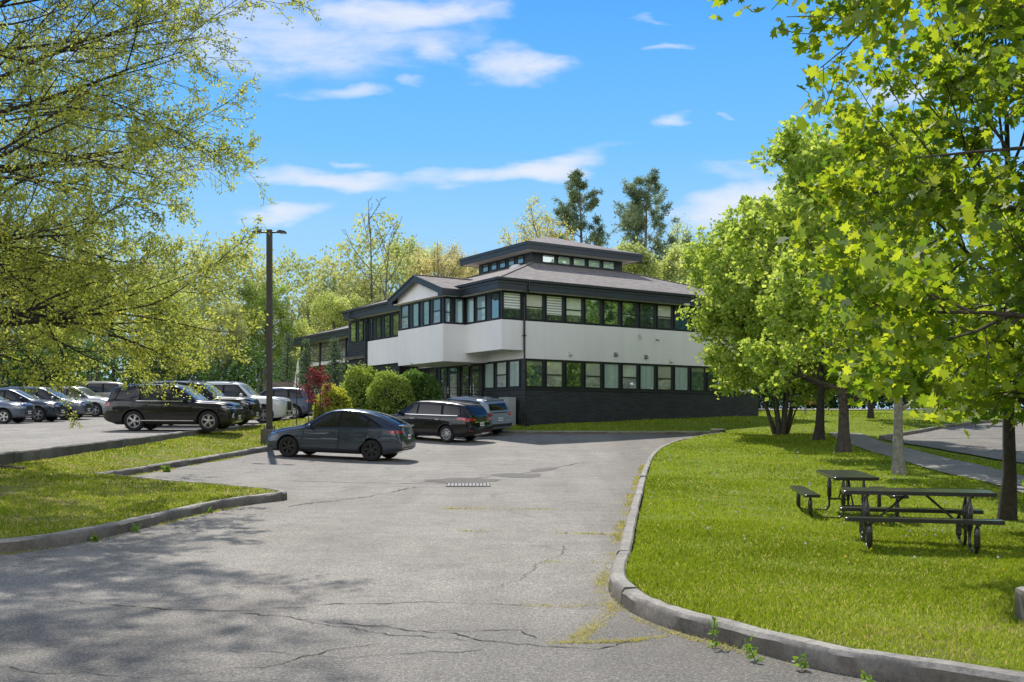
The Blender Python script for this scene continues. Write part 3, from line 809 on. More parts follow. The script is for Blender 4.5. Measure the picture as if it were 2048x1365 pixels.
    plant_tree('dead_tree', TT, (X, Y, z0), 'thin dead trunk standing alone above the ridge of the gable roof', None, M['bark_grey'], QUAD, .1, 1, .1)
    # crown behind upper lot: individual trees with trunks one can tell apart
    put('green', 140, 78, 520, 'green tree behind the row of cars at the left, over the beige van', .7, 1.2)
    put('yellow', 330, 74, 560, 'yellow-green tree behind the black cars of the upper lot', 4.4, 1.1)
    put('olive', 450, 76, 600, 'olive tree behind the white car of the upper lot', 5.2, 1.0)
    put('olive', 20, 80, 480, 'tall olive tree at the back left corner of the upper lot', 5.9, 1.2)
    # woods that read as one mass
    def wood(name, specs, matn, size, per, seed, mid=.56):
        rng = np.random.default_rng(seed); A = []; TR = Tree(seed)
        for (x, y, hh, w) in specs:
            z0 = gz(x, y)
            n = int(420 * (w / 4) ** 2)
            a = rng.normal(0, 1, (n, 3)); a /= np.linalg.norm(a, axis=1)[:, None]
            a *= (rng.uniform(.35, 1, n) ** .5)[:, None]
            A.append(a * np.array([w, w, hh * .46]) + np.array([x, y, z0 + hh * mid]))
            TR.tube(np.array([(x, y, z0 - .2), (x + .1, y, z0 + hh * .5), (x + .2, y, z0 + hh * .62)]), .16, .07, 5)
        A = np.concatenate(A)
        r = .5 + .3 * np.sin(A[:, 0] * 1.1) * np.sin(A[:, 2] * 1.3) + .2 * np.sin(A[:, 1] * 1.7)
        root = empty(name); root['kind'] = 'stuff'
        o = leaves('foliage', A, QUAD, size, rng, M[matn], root, per, .3, .3, .4, np.clip(r, 0, 1)); o['kind'] = 'stuff'
        o = TR.bark('trunk', M['bark_grey'], root); o['kind'] = 'stuff'
    rg = random.Random(5)
    wood('woodland', [(x + rg.uniform(-1, 1), 90 + rg.uniform(-4, 6), rg.uniform(13, 16.5), rg.uniform(3.6, 4.8)) for x in np.arange(-62, -8, 3.6)], 'far_olive', .26, 12, 201)
    wood('woodland', [(x + rg.uniform(-1, 1), 112 + rg.uniform(-3, 6), rg.uniform(12, 15), rg.uniform(3.6, 4.6)) for x in range(-22, 62, 5)], 'far_green', .3, 8, 202)
    wood('woodland', [(x + rg.uniform(-1, 1), 92 + rg.uniform(-3, 6), rg.uniform(9, 13), rg.uniform(3.4, 4.6)) for x in range(24, 64, 4)], 'far_green', .28, 8, 203)
    wood('woodland', [(40 + rg.uniform(-2, 9), y, rg.uniform(14, 19), rg.uniform(3.6, 5)) for y in np.arange(8, 74, 2.6)], 'far_green', .5, 9, 204)
    wood('woodland', [(x, -34 + rg.uniform(-5, 5), rg.uniform(9, 13), rg.uniform(3.6, 5)) for x in np.arange(-70, 72, 5.5)], 'under', .5, 4, 207)
    wood('undergrowth', [(x + rg.uniform(-1, 1), 71.5 + rg.uniform(-3, 5), rg.uniform(3.5, 6.5), rg.uniform(2.0, 3.0)) for x in np.arange(-58, -15, 1.1)], 'under', .22, 6, 205, .42)
    wood('undergrowth', [(x + rg.uniform(-1, 1), 86 + .055 * x + rg.uniform(-1, 3), rg.uniform(3.0, 5.0), rg.uniform(2.2, 3.2)) for x in np.arange(8, 74, 1.5)], 'under', .24, 6, 206, .40)
build_far_trees()
# ------------------------------------------------------------------ building
M['dark_trim'] = pbr('dark_trim', (.022, .029, .038), .42, spec=.5, var=.15)
M['dark_siding'] = pbr('dark_siding', (.032, .040, .050), .6, var=.2)
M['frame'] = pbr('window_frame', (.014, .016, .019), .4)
M['soffit'] = pbr('soffit', (.80, .75, .68), .8, var=.08)
M['black_metal'] = pbr('black_metal', (.012, .012, .013), .45)
M['door'] = pbr('door_paint', (.016, .017, .019), .35)
M['steel'] = pbr('steel', (.5, .5, .5), .3, metal=1)

def stucco():
    m, g, out = new_mat('white_stucco')
    P = g.pos()
    a = g.noise(P, .5, 5, .6); f = g.noise(P, 60, 3, .6)
    st = g.noise(g.scale(P, (1.6, 1.6, .12)), 1.2, 4, .6)
    c = g.ramp(a, [(.3, (.78, .77, .76)), (.7, (.83, .82, .81))])
    c = g.mix(.25, c, g.ramp(st, [(.35, .82), (.6, 1.0)]), 'MULTIPLY')
    b = g.n('ShaderNodeBsdfPrincipled'); g.set(b.inputs['Base Color'], c); b.inputs['Roughness'].default_value = .9; b.inputs['Specular IOR Level'].default_value = .2
    g.set(b.inputs['Normal'], g.bump(f, .25, .01)); g.set(out.inputs[0], b.outputs[0]); return m
M['stucco'] = stucco()

def brick():
    m, g, out = new_mat('painted_brick')
    o = g.obj(); x, y, z = g.xyz(o)[:3]
    v = g.comb(g.m('ADD', x, y), z, 0.0)
    br = g.n('ShaderNodeTexBrick'); g.set(br.inputs['Vector'], v)
    br.inputs['Scale'].default_value = 1.0; br.inputs['Brick Width'].default_value = .42; br.inputs['Row Height'].default_value = .10; br.inputs['Mortar Size'].default_value = .011
    for k, c in (('Color1', (.030, .035, .042)), ('Color2', (.052, .058, .067)), ('Mortar', (.018, .021, .025))): br.inputs[k].default_value = (*c, 1)
    c = g.mix(.5, br.outputs['Color'], g.ramp(g.noise(o, .8, 5, .65), [(.3, .6), (.7, 1.2)]), 'MULTIPLY')
    b = g.n('ShaderNodeBsdfPrincipled'); g.set(b.inputs['Base Color'], c); b.inputs['Roughness'].default_value = .7
    g.set(b.inputs['Normal'], g.bump(g.m('ADD', g.m('MULTIPLY', br.outputs['Fac'], -1.0), g.noise(o, 30, 3)), .8, .02)); g.set(out.inputs[0], b.outputs[0]); return m
M['brick'] = brick()

def shingle():
    m, g, out = new_mat('roof_shingle')
    o = g.obj(); x, y, z = g.xyz(o)[:3]
    v = g.comb(g.m('ADD', x, y), g.m('MULTIPLY', z, 3.16), 0.0)
    br = g.n('ShaderNodeTexBrick'); g.set(br.inputs['Vector'], v)
    br.inputs['Scale'].default_value = 1.0; br.inputs['Brick Width'].default_value = .33; br.inputs['Row Height'].default_value = .15; br.inputs['Mortar Size'].default_value = .012; br.inputs['Bias'].default_value = -.1
    for k, c in (('Color1', (.20, .172, .155)), ('Color2', (.34, .305, .28)), ('Mortar', (.10, .088, .08))): br.inputs[k].default_value = (*c, 1)
    c = g.mix(.6, br.outputs['Color'], g.ramp(g.noise(o, 3.5, 5, .7), [(.3, .6), (.7, 1.25)]), 'MULTIPLY')
    c = g.mix(.6, c, g.ramp(g.noise(o, 70, 2, .7), [(.35, .55), (.65, 1.35)]), 'MULTIPLY')
    b = g.n('ShaderNodeBsdfPrincipled'); g.set(b.inputs['Base Color'], c); b.inputs['Roughness'].default_value = .9
    g.set(b.inputs['Normal'], g.bump(br.outputs['Fac'], -.5, .01)); g.set(out.inputs[0], b.outputs[0]); return m
M['shingle'] = shingle()

def pane_mat(name, blind=None, low=(.02, .028, .026), frac=0.0, z0=0.0, z1=1.0, stripes=False, refl=.22, tint=(.9, 1, .98), curtain=False):
    """window glass: what hangs behind it or a painted reflection over the top `frac`, and the mirror of the surroundings"""
    m, g, out = new_mat(name)
    P = g.pos(); z = g.xyz(P)[2]
    col = low
    nz = g.noise(g.scale(P, (1, 1, 2.0)), 2.2, 4, .6)
    colr = g.ramp(nz, [(.35, tuple(c * .55 for c in low)), (.65, tuple(min(1, c * 1.5) for c in low))])
    if blind:
        bc = blind
        if stripes:
            w = g.m('FRACT', g.m('MULTIPLY', z, 7.5))
            bc = g.mix(g.smooth(w, .42, .52), blind, tuple(c * .42 for c in blind))
        else:
            bc = g.mix(.35, blind, g.ramp(g.noise(g.scale(P, (1, 1, 6)), 4, 3), [(.3, .75), (.7, 1.1)]), 'MULTIPLY')
        if curtain:
            x, y = g.xyz(P)[:2]
            bc = g.mix(.5, bc, g.ramp(g.noise(g.comb(x, y, 0.0), 5, 2), [(.35, .6), (.65, 1.1)]), 'MULTIPLY')
        edge = z1 - frac * (z1 - z0)
        colr = g.mix(g.smooth(z, edge - .01, edge + .01), colr, bc)
    b = g.n('ShaderNodeBsdfPrincipled'); g.set(b.inputs['Base Color'], colr); b.inputs['Roughness'].default_value = .6; b.inputs['Specular IOR Level'].default_value = .2
    gl = g.n('ShaderNodeBsdfGlossy', Color=tint, Roughness=.012)
    g.set(gl.inputs['Normal'], g.bump(g.noise(P, 1.6, 2), .035, .05))
    fr = g.n('ShaderNodeFresnel'); fr.inputs['IOR'].default_value = 1.5
    k = g.m('MULTIPLY_ADD', fr.outputs[0], 1.2, refl - .04)
    mx = g.n('ShaderNodeMixShader'); g.set(mx.inputs[0], k)
    g.nt.links.new(b.outputs[0], mx.inputs[1]); g.nt.links.new(gl.outputs[0], mx.inputs[2])
    g.set(out.inputs[0], mx.outputs[0]); return m
ZU0, ZU1, ZL0, ZL1 = 7.04, 8.34, 3.68, 5.04
PN = {
    'zebra': pane_mat('pane_zebra_blind', (.92, .95, .94), (.03, .05, .04), .62, ZU0, ZU1, True, .16),
    'zebra2': pane_mat('pane_long_zebra_blind', (.85, .92, .87), (.03, .05, .04), .74, ZU0, ZU1, True, .16),
    'beige': pane_mat('pane_beige_blind', (.64, .66, .57), (.04, .06, .055), .55, ZU0, ZU1, False, .18),
    'beige2': pane_mat('pane_low_beige_blind', (.60, .65, .58), (.04, .06, .055), .7, ZU0, ZU1, False, .18),
    'mirror': pane_mat('pane_clear', None, (.012, .020, .024), refl=.40, tint=(.62, .78, .92)),
    'green': pane_mat('pane_green', None, (.035, .06, .05), refl=.30, tint=(.65, .8, .85)),
    'teal': pane_mat('pane_teal', None, (.02, .075, .10), refl=.16),
    'pale': pane_mat('pane_pale_curtain', (.46, .60, .56), (.28, .40, .38), 1.0, ZL0, ZL1, False, .22, curtain=True),
    'pale2': pane_mat('pane_grey_shade', (.54, .60, .56), (.34, .37, .37), .52, ZL0, ZL1, False, .22),
    'lbeige': pane_mat('pane_olive_shade', (.46, .49, .41), (.38, .41, .34), .5, ZL0, ZL1, False, .25),
    'lgreen': pane_mat('pane_painted_green_mirror', (.22, .27, .18), (.07, .13, .08), .2, ZL0, ZL1, False, .26),  # green reflection painted into the pane colours
    'ldark': pane_mat('pane_dark_green', None, (.03, .055, .03), refl=.28, tint=(.7, .82, .8)),
    'skyb': pane_mat('pane_curtain_blue', (.33, .52, .58), (.2, .36, .42), 1.0, ZU0, ZU1, False, .2, curtain=True),
    'screen': pane_mat('pane_screen', (.05, .07, .05), (.17, .185, .19), .5, ZU0, ZU1, refl=.14),  # greenish upper part is a painted tree reflection, grey screen below
    'leafy': pane_mat('pane_painted_reflection', (.10, .15, .07), (.07, .12, .05), .4, ZU0, ZU1, refl=.16),  # reflected trees painted into the glass colour, nothing hangs behind
    'clere': pane_mat('pane_clerestory', (.46, .62, .66), (.25, .36, .4), 1.0, 11, 11.7, False, .3),
    'olive': pane_mat('pane_olive', None, (.075, .085, .045), refl=.3),
}

BX, BY, BANG = .6, 52.0, math.atan2(.548, .836)
bl = empty('office_building', (BX, BY, 0), BANG, 'two-storey white and charcoal office building with hipped roof, ribbon windows and clerestory', 'building')

def bpart(mb, name, mat, parent=bl, smooth=None, bevel=None):
    return mb.build(name, mat, parent, smooth, bevel)

# masses -------------------------------------------------
bpart(MB().box(0, 16.6, 0, 17.2, .6, 3.58), 'brick_base', M['brick'])
bpart(MB().box(.05, 16.55, .05, 17.15, 3.58, 5.1), 'lower_window_band', M['dark_trim'])
m = MB().box(-.05, 16.65, -.05, 0.0, 3.56, 3.63).box(-.05, 0.0, 0.0, 3.6, 3.56, 3.63)
bpart(m, 'sill_ledge', M['dark_trim'])
m = MB().box(0, 16.6, 0, 17.2, 5.1, 6.98).box(-1.34, 0, 0, 3.48, 5.5, 6.98).box(-2.68, 0, 3.48, 8.52, 5.05, 6.98).box(-1.34, 0, 8.52, 15.4, 5.42, 6.93)
bpart(m, 'white_wall', M['stucco'])
m = MB().box(-1.28, 16.54, .06, 17.1, 6.98, 8.44).box(-2.62, -1.28, 3.54, 8.46, 6.98, 8.40).box(-1.36, -1.28, 8.46, 11.0, 5.98, 6.97)
bpart(m, 'upper_window_band', M['dark_trim'])
# dark end section of the left front
m = MB().box(-1.30, 0, 15.4, 18.2, 6.98, 8.4)
for i in range(7): m.box(-1.36, -1.30, 15.42, 18.2, 6.12 + i * .122, 6.21 + i * .122)
m.box(-1.30, -.02, 15.42, 18.18, 6.1, 6.98)
bpart(m, 'siding', M['dark_siding'])
bpart(MB().box(-1.5, 0, 15.4, 18.3, 5.92, 6.08), 'ledge', M['concrete'])
bpart(MB().box(-1.30, -.02, 15.42, 18.2, 1.2, 5.92), 'brick_pier', M['brick'])
bpart(MB().box(-1.42, -1.25, 15.25, 15.42, 1.6, 8.4), 'corner_post', M['dark_trim'])
bpart(MB().box(-1.24, -.02, 11.2, 15.2, 1.5, 5.35), 'dark_wall', M['frame'])  # near-black wall below the overhang

# windows ------------------------------------------------
def window(face, at, a0, a1, z0, z1, pane, rail=None, depth=.06, fw=.05, name='window', split=None):
    """face 'y': on plane y=at looking to -y, spans x a0..a1; face 'x': on plane x=at looking to -x, spans y a0..a1"""
    def bx(mb, p0, p1, q0, q1, d0, d1):
        if face == 'y': mb.box(p0, p1, at - d1, at - d0, q0, q1)
        else: mb.box(at - d1, at - d0, p0, p1, q0, q1)
    f = MB()
    bx(f, a0, a0 + fw, z0, z1, -.02, depth); bx(f, a1 - fw, a1, z0, z1, -.02, depth)
    bx(f, a0 + fw, a1 - fw, z1 - fw, z1, -.02, depth); bx(f, a0 + fw, a1 - fw, z0, z0 + fw, -.02, depth)
    fo = f.build(name, M['frame'], bl)
    p = MB(); bx(p, a0 + fw, a1 - fw, z0 + fw, z1 - fw, -.015, .012)
    p.build('pane', PN[pane], fo)
    if rail:
        zr = z0 + (z1 - z0) * rail
        r_ = MB(); bx(r_, a0 + fw, a1 - fw, zr - .028, zr + .028, .012, depth - .012)
        r_.build('rail', M['frame'], fo)
    return fo
PIT = 1.238
up = ['beige', 'zebra2', 'beige2', 'mirror', 'mirror', 'mirror', 'green', 'beige', 'teal', 'teal', 'mirror', 'green', 'mirror']
lo = ['lgreen', 'lbeige', 'ldark', 'lbeige', 'pale', 'pale2', 'pale', 'lbeige', 'pale', 'lgreen', 'ldark', 'lbeige', 'pale']
window('y', .06, -1.24, -.16, ZU0, ZU1 + .02, 'zebra')
for i in range(13):
    a = .11 + i * PIT
    window('y', .06, a, a + 1.06, ZU0, ZU1 + .02, up[i], .5 if i in (0, 2, 5, 7, 11) else None)
    window('y', .05, a, a + 1.06, ZL0, ZL1, lo[i], .47 if i in (1, 3, 5, 7, 10) else None)
for k, (a, b_) in enumerate(((.22, 1.06), (1.5, 2.4), (2.62, 3.40))):
    window('x', -1.28, a, b_, ZU0, ZU1 + .02, ('green', 'skyb', 'skyb')[k], (.5 if k == 1 else None))
for k, (a, b_) in enumerate(((-2.56, -2.2), (-1.98, -1.44))):
    window('y', 3.54, a, b_, ZU0, ZU1, 'skyb', (.42 if k == 0 else None))
for k, (a, b_) in enumerate(((3.74, 4.64), (4.95, 5.7), (6.12, 6.9), (7.3, 8.24))):
    window('x', -2.62, a, b_, ZU0, ZU1, ('screen', 'leafy', 'leafy', 'screen')[k], (.5 if k in (0, 3) else None))
for a, b_ in ((14.6, 15.3), (13.45, 14.2), (12.25, 13.1)):
    window('x', -1.28, a, b_, 7.0, 8.32, 'mirror')
window('x', -1.36, 10.0, 10.95, 6.02, 8.32, 'mirror'); window('x', -1.28, 11.05, 11.95, 7.0, 8.32, 'olive')
for a, b_ in ((15.9, 16.7), (16.95, 17.9)): window('x', -1.30, a, b_, 7.0, 8.28, 'mirror')
for k, (a, b_) in enumerate(((.40, 1.40), (1.60, 2.60), (2.82, 3.78))):
    window('x', .05, a, b_, ZL0, ZL1, ('pale', 'pale2', 'pale')[k], (.5 if k == 1 else None))
for k, (a, b_) in enumerate(((5.24, 6.1), (7.64, 8.46), (8.85, 9.8), (10.1, 11.0))):
    window('x', -.02, a, b_, 3.2, ZL1, 'olive', (.45 if k < 2 else None))
bpart(MB().box(-.02, .04, 3.82, 11.2, 2.62, 5.06), 'entry_wall', M['dark_trim'])
for (a, b_, pn) in ((3.86, 5.12, 'olive'), (6.2, 7.56, 'lbeige')):
    d = MB().box(-.08, -.02, a, b_, 2.7, 5.0)
    do = d.build('door', M['door'], bl)
    MB().box(-.1, -.08, a + .34, b_ - .34, 2.85, 4.62).build('pane', PN[pn], do)
    MB().box(-.1, -.08, a + .3, b_ - .3, 4.74, 4.94).build('transom_pane', PN['ldark'], do)
    MB().tube([(-.14, b_ - .16, 3.5), (-.14, b_ - .16, 3.9)], .018, 6).build('handle', M['steel'], do)
# porch with railing
bpart(MB().box(-2.3, -.02, 2.7, 9.6, 1.4, 2.66), 'porch', M['concrete'])
m = MB()
for y in (2.75, 4.4, 6.1, 7.8, 9.5): m.box(-2.27, -2.22, y - .025, y + .025, 2.66, 3.72)
for z in (2.85, 3.02, 3.19, 3.36, 3.53, 3.70): m.box(-2.265, -2.225, 2.75, 9.5, z - .014, z + .014)
for z in (2.85, 3.02, 3.19, 3.36, 3.53, 3.70): m.box(-2.22, -.1, 2.73, 2.77, z - .014, z + .014)
bpart(m, 'railing', M['black_metal'])

# roof ---------------------------------------------------
E0x, E1x, E0y, E1y, EZ = -1.84, 17.26, -.5, 17.8, 8.95
c0x, c1x, c0y, c1y = 4.41, 11.01, 5.75, 11.55
CZ = EZ + 6.25 / 3
def hip(mb, x0, x1, y0, y1, z, X0, X1, Y0, Y1, Z, t=.06):
    v = [(x0, y0, z), (x1, y0, z), (x1, y1, z), (x0, y1, z), (X0, Y0, Z), (X1, Y0, Z), (X1, Y1, Z), (X0, Y1, Z)]
    return mb.add(v, [(0, 1, 5, 4), (1, 2, 6, 5), (2, 3, 7, 6), (3, 0, 4, 7), (4, 5, 6, 7), (0, 3, 2, 1)])
m = MB(); hip(m, E0x - .03, E1x + .03, E0y - .03, E1y + .03, EZ, c0x, c1x, c0y, c1y, CZ)
roof = bpart(m, 'roof', M['shingle'])
for (a, b_) in (((E0x, E0y), (c0x, c0y)), ((E1x, E0y), (c1x, c0y)), ((E0x, E1y), (c0x, c1y))):
    MB().bar((a[0], a[1], EZ + .02), (b_[0], b_[1], CZ + .02), .22, .03).build('ridge_cap', M['shingle'], roof)
def fascia(mb, x0, x1, y0, y1, z0, z1, t=.05):
    mb.box(x0, x1, y0, y0 + t, z0, z1).box(x0, x1, y1 - t, y1, z0, z1).box(x0, x0 + t, y0 + t, y1 - t, z0, z1).box(x1 - t, x1, y0 + t, y1 - t, z0, z1)
    return mb
m = fascia(MB(), E0x, E1x, E0y, E1y, 8.40, 8.70); fascia(m, E0x - .035, E1x + .035, E0y - .035, E1y + .035, 8.70, 8.945, .08)
bpart(m, 'fascia', M['dark_trim'])
m = fascia(MB(), E0x - .13, E1x + .13, E0y - .13, E1y + .13, 8.84, 8.965, .09)
bpart(m, 'gutter', M['frame'])
bpart(MB().box(E0x + .05, E1x - .05, E0y + .05, E1y - .05, 8.425, 8.46), 'soffit', M['soffit'])
# downspout at the corner and one on the left front
m = MB().tube([(-.06, -.57, 8.85), (-.06, -.57, 8.45), (-.04, -.10, 8.15), (-.04, -.10, 1.62)], .055, 8)
for z in (2.6, 4.4, 6.2, 7.8): m.box(-.11, .03, -.17, -.02, z, z + .06)
bpart(m, 'downspout', M['frame'])
bpart(MB().tube([(-1.95, 16.6, 8.85), (-1.95, 16.6, 8.5), (-1.6, 15.6, 8.2), (-1.48, 15.33, 8.1), (-1.48, 15.33, 2)], .05, 8), 'downspout', M['frame'])
# gable over the bay
gy0, gy1, gz0, gz1 = 2.98, 9.02, 8.75, 9.76
gm = (gy0 + gy1) / 2
m = MB(); v = []
xf, xb = -2.98, 1.4
v = [(xf, gy0, gz0), (xf, gm, gz1), (xf, gy1, gz0), (xb, gy0, gz0), (xb, gm, gz1), (xb, gy1, gz0)]
v += [(x, y, z - .05) for x, y, z in v]
m.add(v, [(0, 3, 4, 1), (1, 4, 5, 2), (6, 7, 10, 9), (7, 8, 11, 10), (0, 1, 7, 6), (1, 2, 8, 7), (0, 6, 9, 3), (2, 5, 11, 8)])
gr = bpart(m, 'gable_roof', M['shingle'])
MB().bar((xf, gm, gz1 + .015), (xb, gm, gz1 + .015), .2, .03).build('ridge_cap', M['shingle'], gr)
m = MB()
def rake(y0, z0, y1, z1, dep, x0, x1):
    m.add([(x0, y0, z0), (x0, y1, z1), (x0, y1, z1 - dep), (x0, y0, z0 - dep), (x1, y0, z0), (x1, y1, z1), (x1, y1, z1 - dep), (x1, y0, z0 - dep)],
          [(0, 1, 2, 3), (7, 6, 5, 4), (0, 4, 5, 1), (1, 5, 6, 2), (2, 6, 7, 3), (3, 7, 4, 0)])
rake(gy0 - .04, gz0 - .06, gm, gz1 - .055, .30, xf - .06, xf + .02); rake(gm, gz1 - .055, gy1 + .04, gz0 - .06, .30, xf - .06, xf + .02)
rake(gy0 - .06, gz0 - .0, gm, gz1 + .005, .09, xf - .10, xf - .06); rake(gm, gz1 + .005, gy1 + .06, gz0 - .0, .09, xf - .10, xf - .06)
m.box(xf + .02, -1.80, gy0, gy0 + .05, 8.38, 8.72).box(xf + .02, -1.80, gy1 - .05, gy1, 8.38, 8.72)
m.box(xf - .05, xf + .02, gy0 - .03, gy0 + .42, 8.36, 8.66).box(xf - .05, xf + .02, gy1 - .42, gy1 + .03, 8.36, 8.66)
bpart(m, 'gable_fascia', M['dark_trim'])
bpart(MB().box(xf + .03, -1.80, gy0 + .06, gy1 - .06, 8.405, 8.43), 'gable_soffit', M['soffit'])
y0, y1 = 3.50, 8.50
zz = lambda y: gz1 - .06 - abs(y - gm) / 3.02 * (gz1 - gz0)
m = MB().add([(-2.70, y0, 8.39), (-2.70, y1, 8.39), (-2.70, y1, zz(y1)), (-2.70, gm, zz(gm)), (-2.70, y0, zz(y0)), (-2.5, y0, 8.39), (-2.5, y1, 8.39), (-2.5, y1, zz(y1)), (-2.5, gm, zz(gm)), (-2.5, y0, zz(y0))],
             [(0, 1, 2, 3, 4), (5, 9, 8, 7, 6), (0, 5, 6, 1), (1, 6, 7, 2), (2, 7, 8, 3), (3, 8, 9, 4), (4, 9, 5, 0)])
bpart(m, 'gable_wall', M['stucco'])
# clerestory
bpart(MB().box(c0x, c1x, c0y, c1y, CZ - .1, 11.66), 'clerestory_wall', M['dark_siding'])
for i in range(5): window('y', c0y, 5.1 + i * 1.10, 6.0 + i * 1.10, 11.10, 11.58, 'clere', None, .05, .04)
for i in range(5): window('x', c0x, 6.55 + i * .96, 7.25 + i * .96, 11.10, 11.58, 'green', None, .05, .04)
ov = .85
m = fascia(MB(), c0x - ov, c1x + ov, c0y - ov, c1y + ov, 11.62, 11.90); fascia(m, c0x - ov - .04, c1x + ov + .04, c0y - ov - .04, c1y + ov + .04, 11.90, 12.06, .08)
bpart(m, 'clerestory_fascia', M['dark_trim'])
bpart(MB().box(c0x - ov + .05, c1x + ov - .05, c0y - ov + .05, c1y + ov - .05, 11.645, 11.68), 'clerestory_soffit', M['soffit'])
m = MB(); cx_, cy_ = (c0x + c1x) / 2, (c0y + c1y) / 2
hip(m, c0x - ov - .05, c1x + ov + .05, c0y - ov - .05, c1y + ov + .05, 12.06, cx_ - .42, cx_ + .42, cy_ - .02, cy_ + .02, 13.24)
bpart(m, 'clerestory_roof', M['shingle'])
# roof vent dome
dome = MB().lathe([(.34, 0), (.36, .05), (.30, .14), (.18, .2), (0.0, .22)], 20)
do = bpart(dome, 'skylight_dome', pbr('skylight_plastic', (.75, .75, .72), .35), smooth=40); do.location = (3.5, 6.1, EZ + 5.34 / 3 - .06); do.rotation_euler = (0, -.32, 0)
# fittings on the white wall
def vent(x, z, mat, w=.20):
    q = MB().box(x - w / 2, x + w / 2, -.03, 0, z - .1, z + .12)
    q.add([(x - w * .42, -.03, z + .1), (x + w * .42, -.03, z + .1), (x + w * .42, -.17, z - .05), (x - w * .42, -.17, z - .05), (x - w * .42, -.03, z - .06), (x + w * .42, -.03, z - .06)], [(0, 1, 2, 3), (3, 2, 5, 4), (0, 3, 4), (1, 5, 2)])
    bpart(q, 'vent_hood', mat)
W = pbr('vent_white', (.62, .60, .57), .5); Dk = pbr('vent_grey', (.2, .2, .2), .5)
vent(2.85, 5.42, W); vent(5.85, 5.5, Dk); vent(7.95, 5.45, Dk); vent(9.75, 5.3, W)
q = MB().box(7.42, 7.54, -.06, 0, 6.55, 6.7); q.lathe([(0, 0), (.03, 0), (.07, .13), (0, .13)], 12)
q.v = [(a + (7.48 if i >= 8 else 0), b_ - (.12 if i >= 8 else 0), c + (6.42 if i >= 8 else 0)) for i, (a, b_, c) in enumerate(q.v)]
bpart(q, 'wall_lamp', W)
bpart(MB().box(8.66, 8.74, -.04, 0, 6.38, 6.46).tube([(8.70, -.04, 6.42), (8.72, -.20, 6.38)], .035, 8), 'security_camera', Dk)
bpart(MB().box(10.25, 10.6, -.62, -.47, 8.36, 8.46), 'flood_light', W)
bpart(MB().box(-.1, .0, 5.16, 5.24, 4.96, 5.1), 'wall_lamp', pbr('lamp_glass', (.8, .75, .55), .4))

# left wing ----------------------------------------------
wy0, wy1 = 18.25, 29.2
m = MB().add([(-1.0, wy0, 8.05), (-1.0, wy1, 8.05), (6.0, wy0, 10.1), (6.0, wy1 - 6, 10.1), (9.5, wy0, 8.8), (9.5, wy1, 8.05), (-1.0, wy0, 7.98), (-1.0, wy1, 7.98), (9.5, wy0, 7.98), (9.5, wy1, 7.98)],
             [(0, 2, 3, 1), (2, 4, 5, 3), (1, 3, 5), (0, 1, 7, 6), (1, 5, 9, 7), (6, 7, 9, 8)])
bpart(m, 'wing_roof', M['shingle'])
m = MB().box(-1.06, -1.0, wy0, wy1 + .05, 7.56, 7.9).box(-1.1, -1.02, wy0, wy1 + .09, 7.9, 8.06).box(-1.0, 9, wy1, wy1 + .05, 7.56, 8.04)
bpart(m, 'wing_fascia', M['dark_trim'])
bpart(MB().box(-1.0, 1.9, wy0, wy1, 7.57, 7.61), 'wing_soffit', M['soffit'])
bpart(MB().box(1.9, 9.0, wy0, wy1 - .8, 1.8, 7.57), 'wing_wall', M['dark_siding'])
bpart(MB().box(-.35, 1.9, wy0, 27.2, 5.98, 6.22), 'balcony_slab', M['soffit'])
m = MB()
for i in range(10): m.box(-.34, -.28, 18.3, 26.9, 6.3 + i * .118, 6.355 + i * .118)
bpart(m, 'balcony_screen', pbr('slat_paint', (.22, .21, .20), .5))
for y in (18.4, 20.6, 22.8, 25.0, 27.0, 28.4): bpart(MB().box(-.42, -.28, y - .08, y + .08, 2.2, 7.57), 'balcony_post', M['dark_trim'])
for a in (19.2, 21.4, 23.6, 25.6): window('x', 1.88, a, a + 1.2, 6.3, 7.5, 'mirror')
for a in (27.3, 28.0): window('x', 1.88, a, a + .55, 5.6, 7.5, 'olive')

# ------------------------------------------------------------------ things by the building
def bw(x, y, z=None):
    X = BX + x * .836 - y * .548; Y = BY + x * .548 + y * .836
    return (X, Y, gz(X, Y) if z is None else z)
eb = empty('electrical_cabinet', bw(-.45, .85), BANG, 'grey metal utility cabinet against the dark brick corner behind the parked cars', 'cabinet')
MB().box(-.25, .25, -.42, .42, -.1, 1.38).build('body', pbr('cabinet_grey', (.36, .38, .38), .5, var=.1), eb, bevel=.012)
MB().box(-.27, -.25, -.2, -.02, .9, 1.2).build('notice', pbr('notice_white', (.75, .76, .75), .5), eb)
MB().box(-.275, -.25, .3, .33, .6, .75).build('handle', M['steel'], eb)
gmt = empty('gas_meter', bw(-.05, -.35), BANG, 'black gas meter piping on the brick wall beside the utility cabinet', 'gas meter')
MB().tube([(-.2, .2, -.1), (-.2, .2, .9), (-.2, .28, 1.1), (-.2, .42, 1.1)], .03, 6).tube([(.05, .1, -.1), (.05, .1, .6), (-.2, .2, .62)], .03, 6).build('pipe', M['black_metal'], gmt)
MB().box(-.34, -.08, .02, .24, .35, .68).lathe([(0, .0), (.12, 0), (.12, .1), (0, .1)], 12).build('meter', M['black_metal'], gmt)

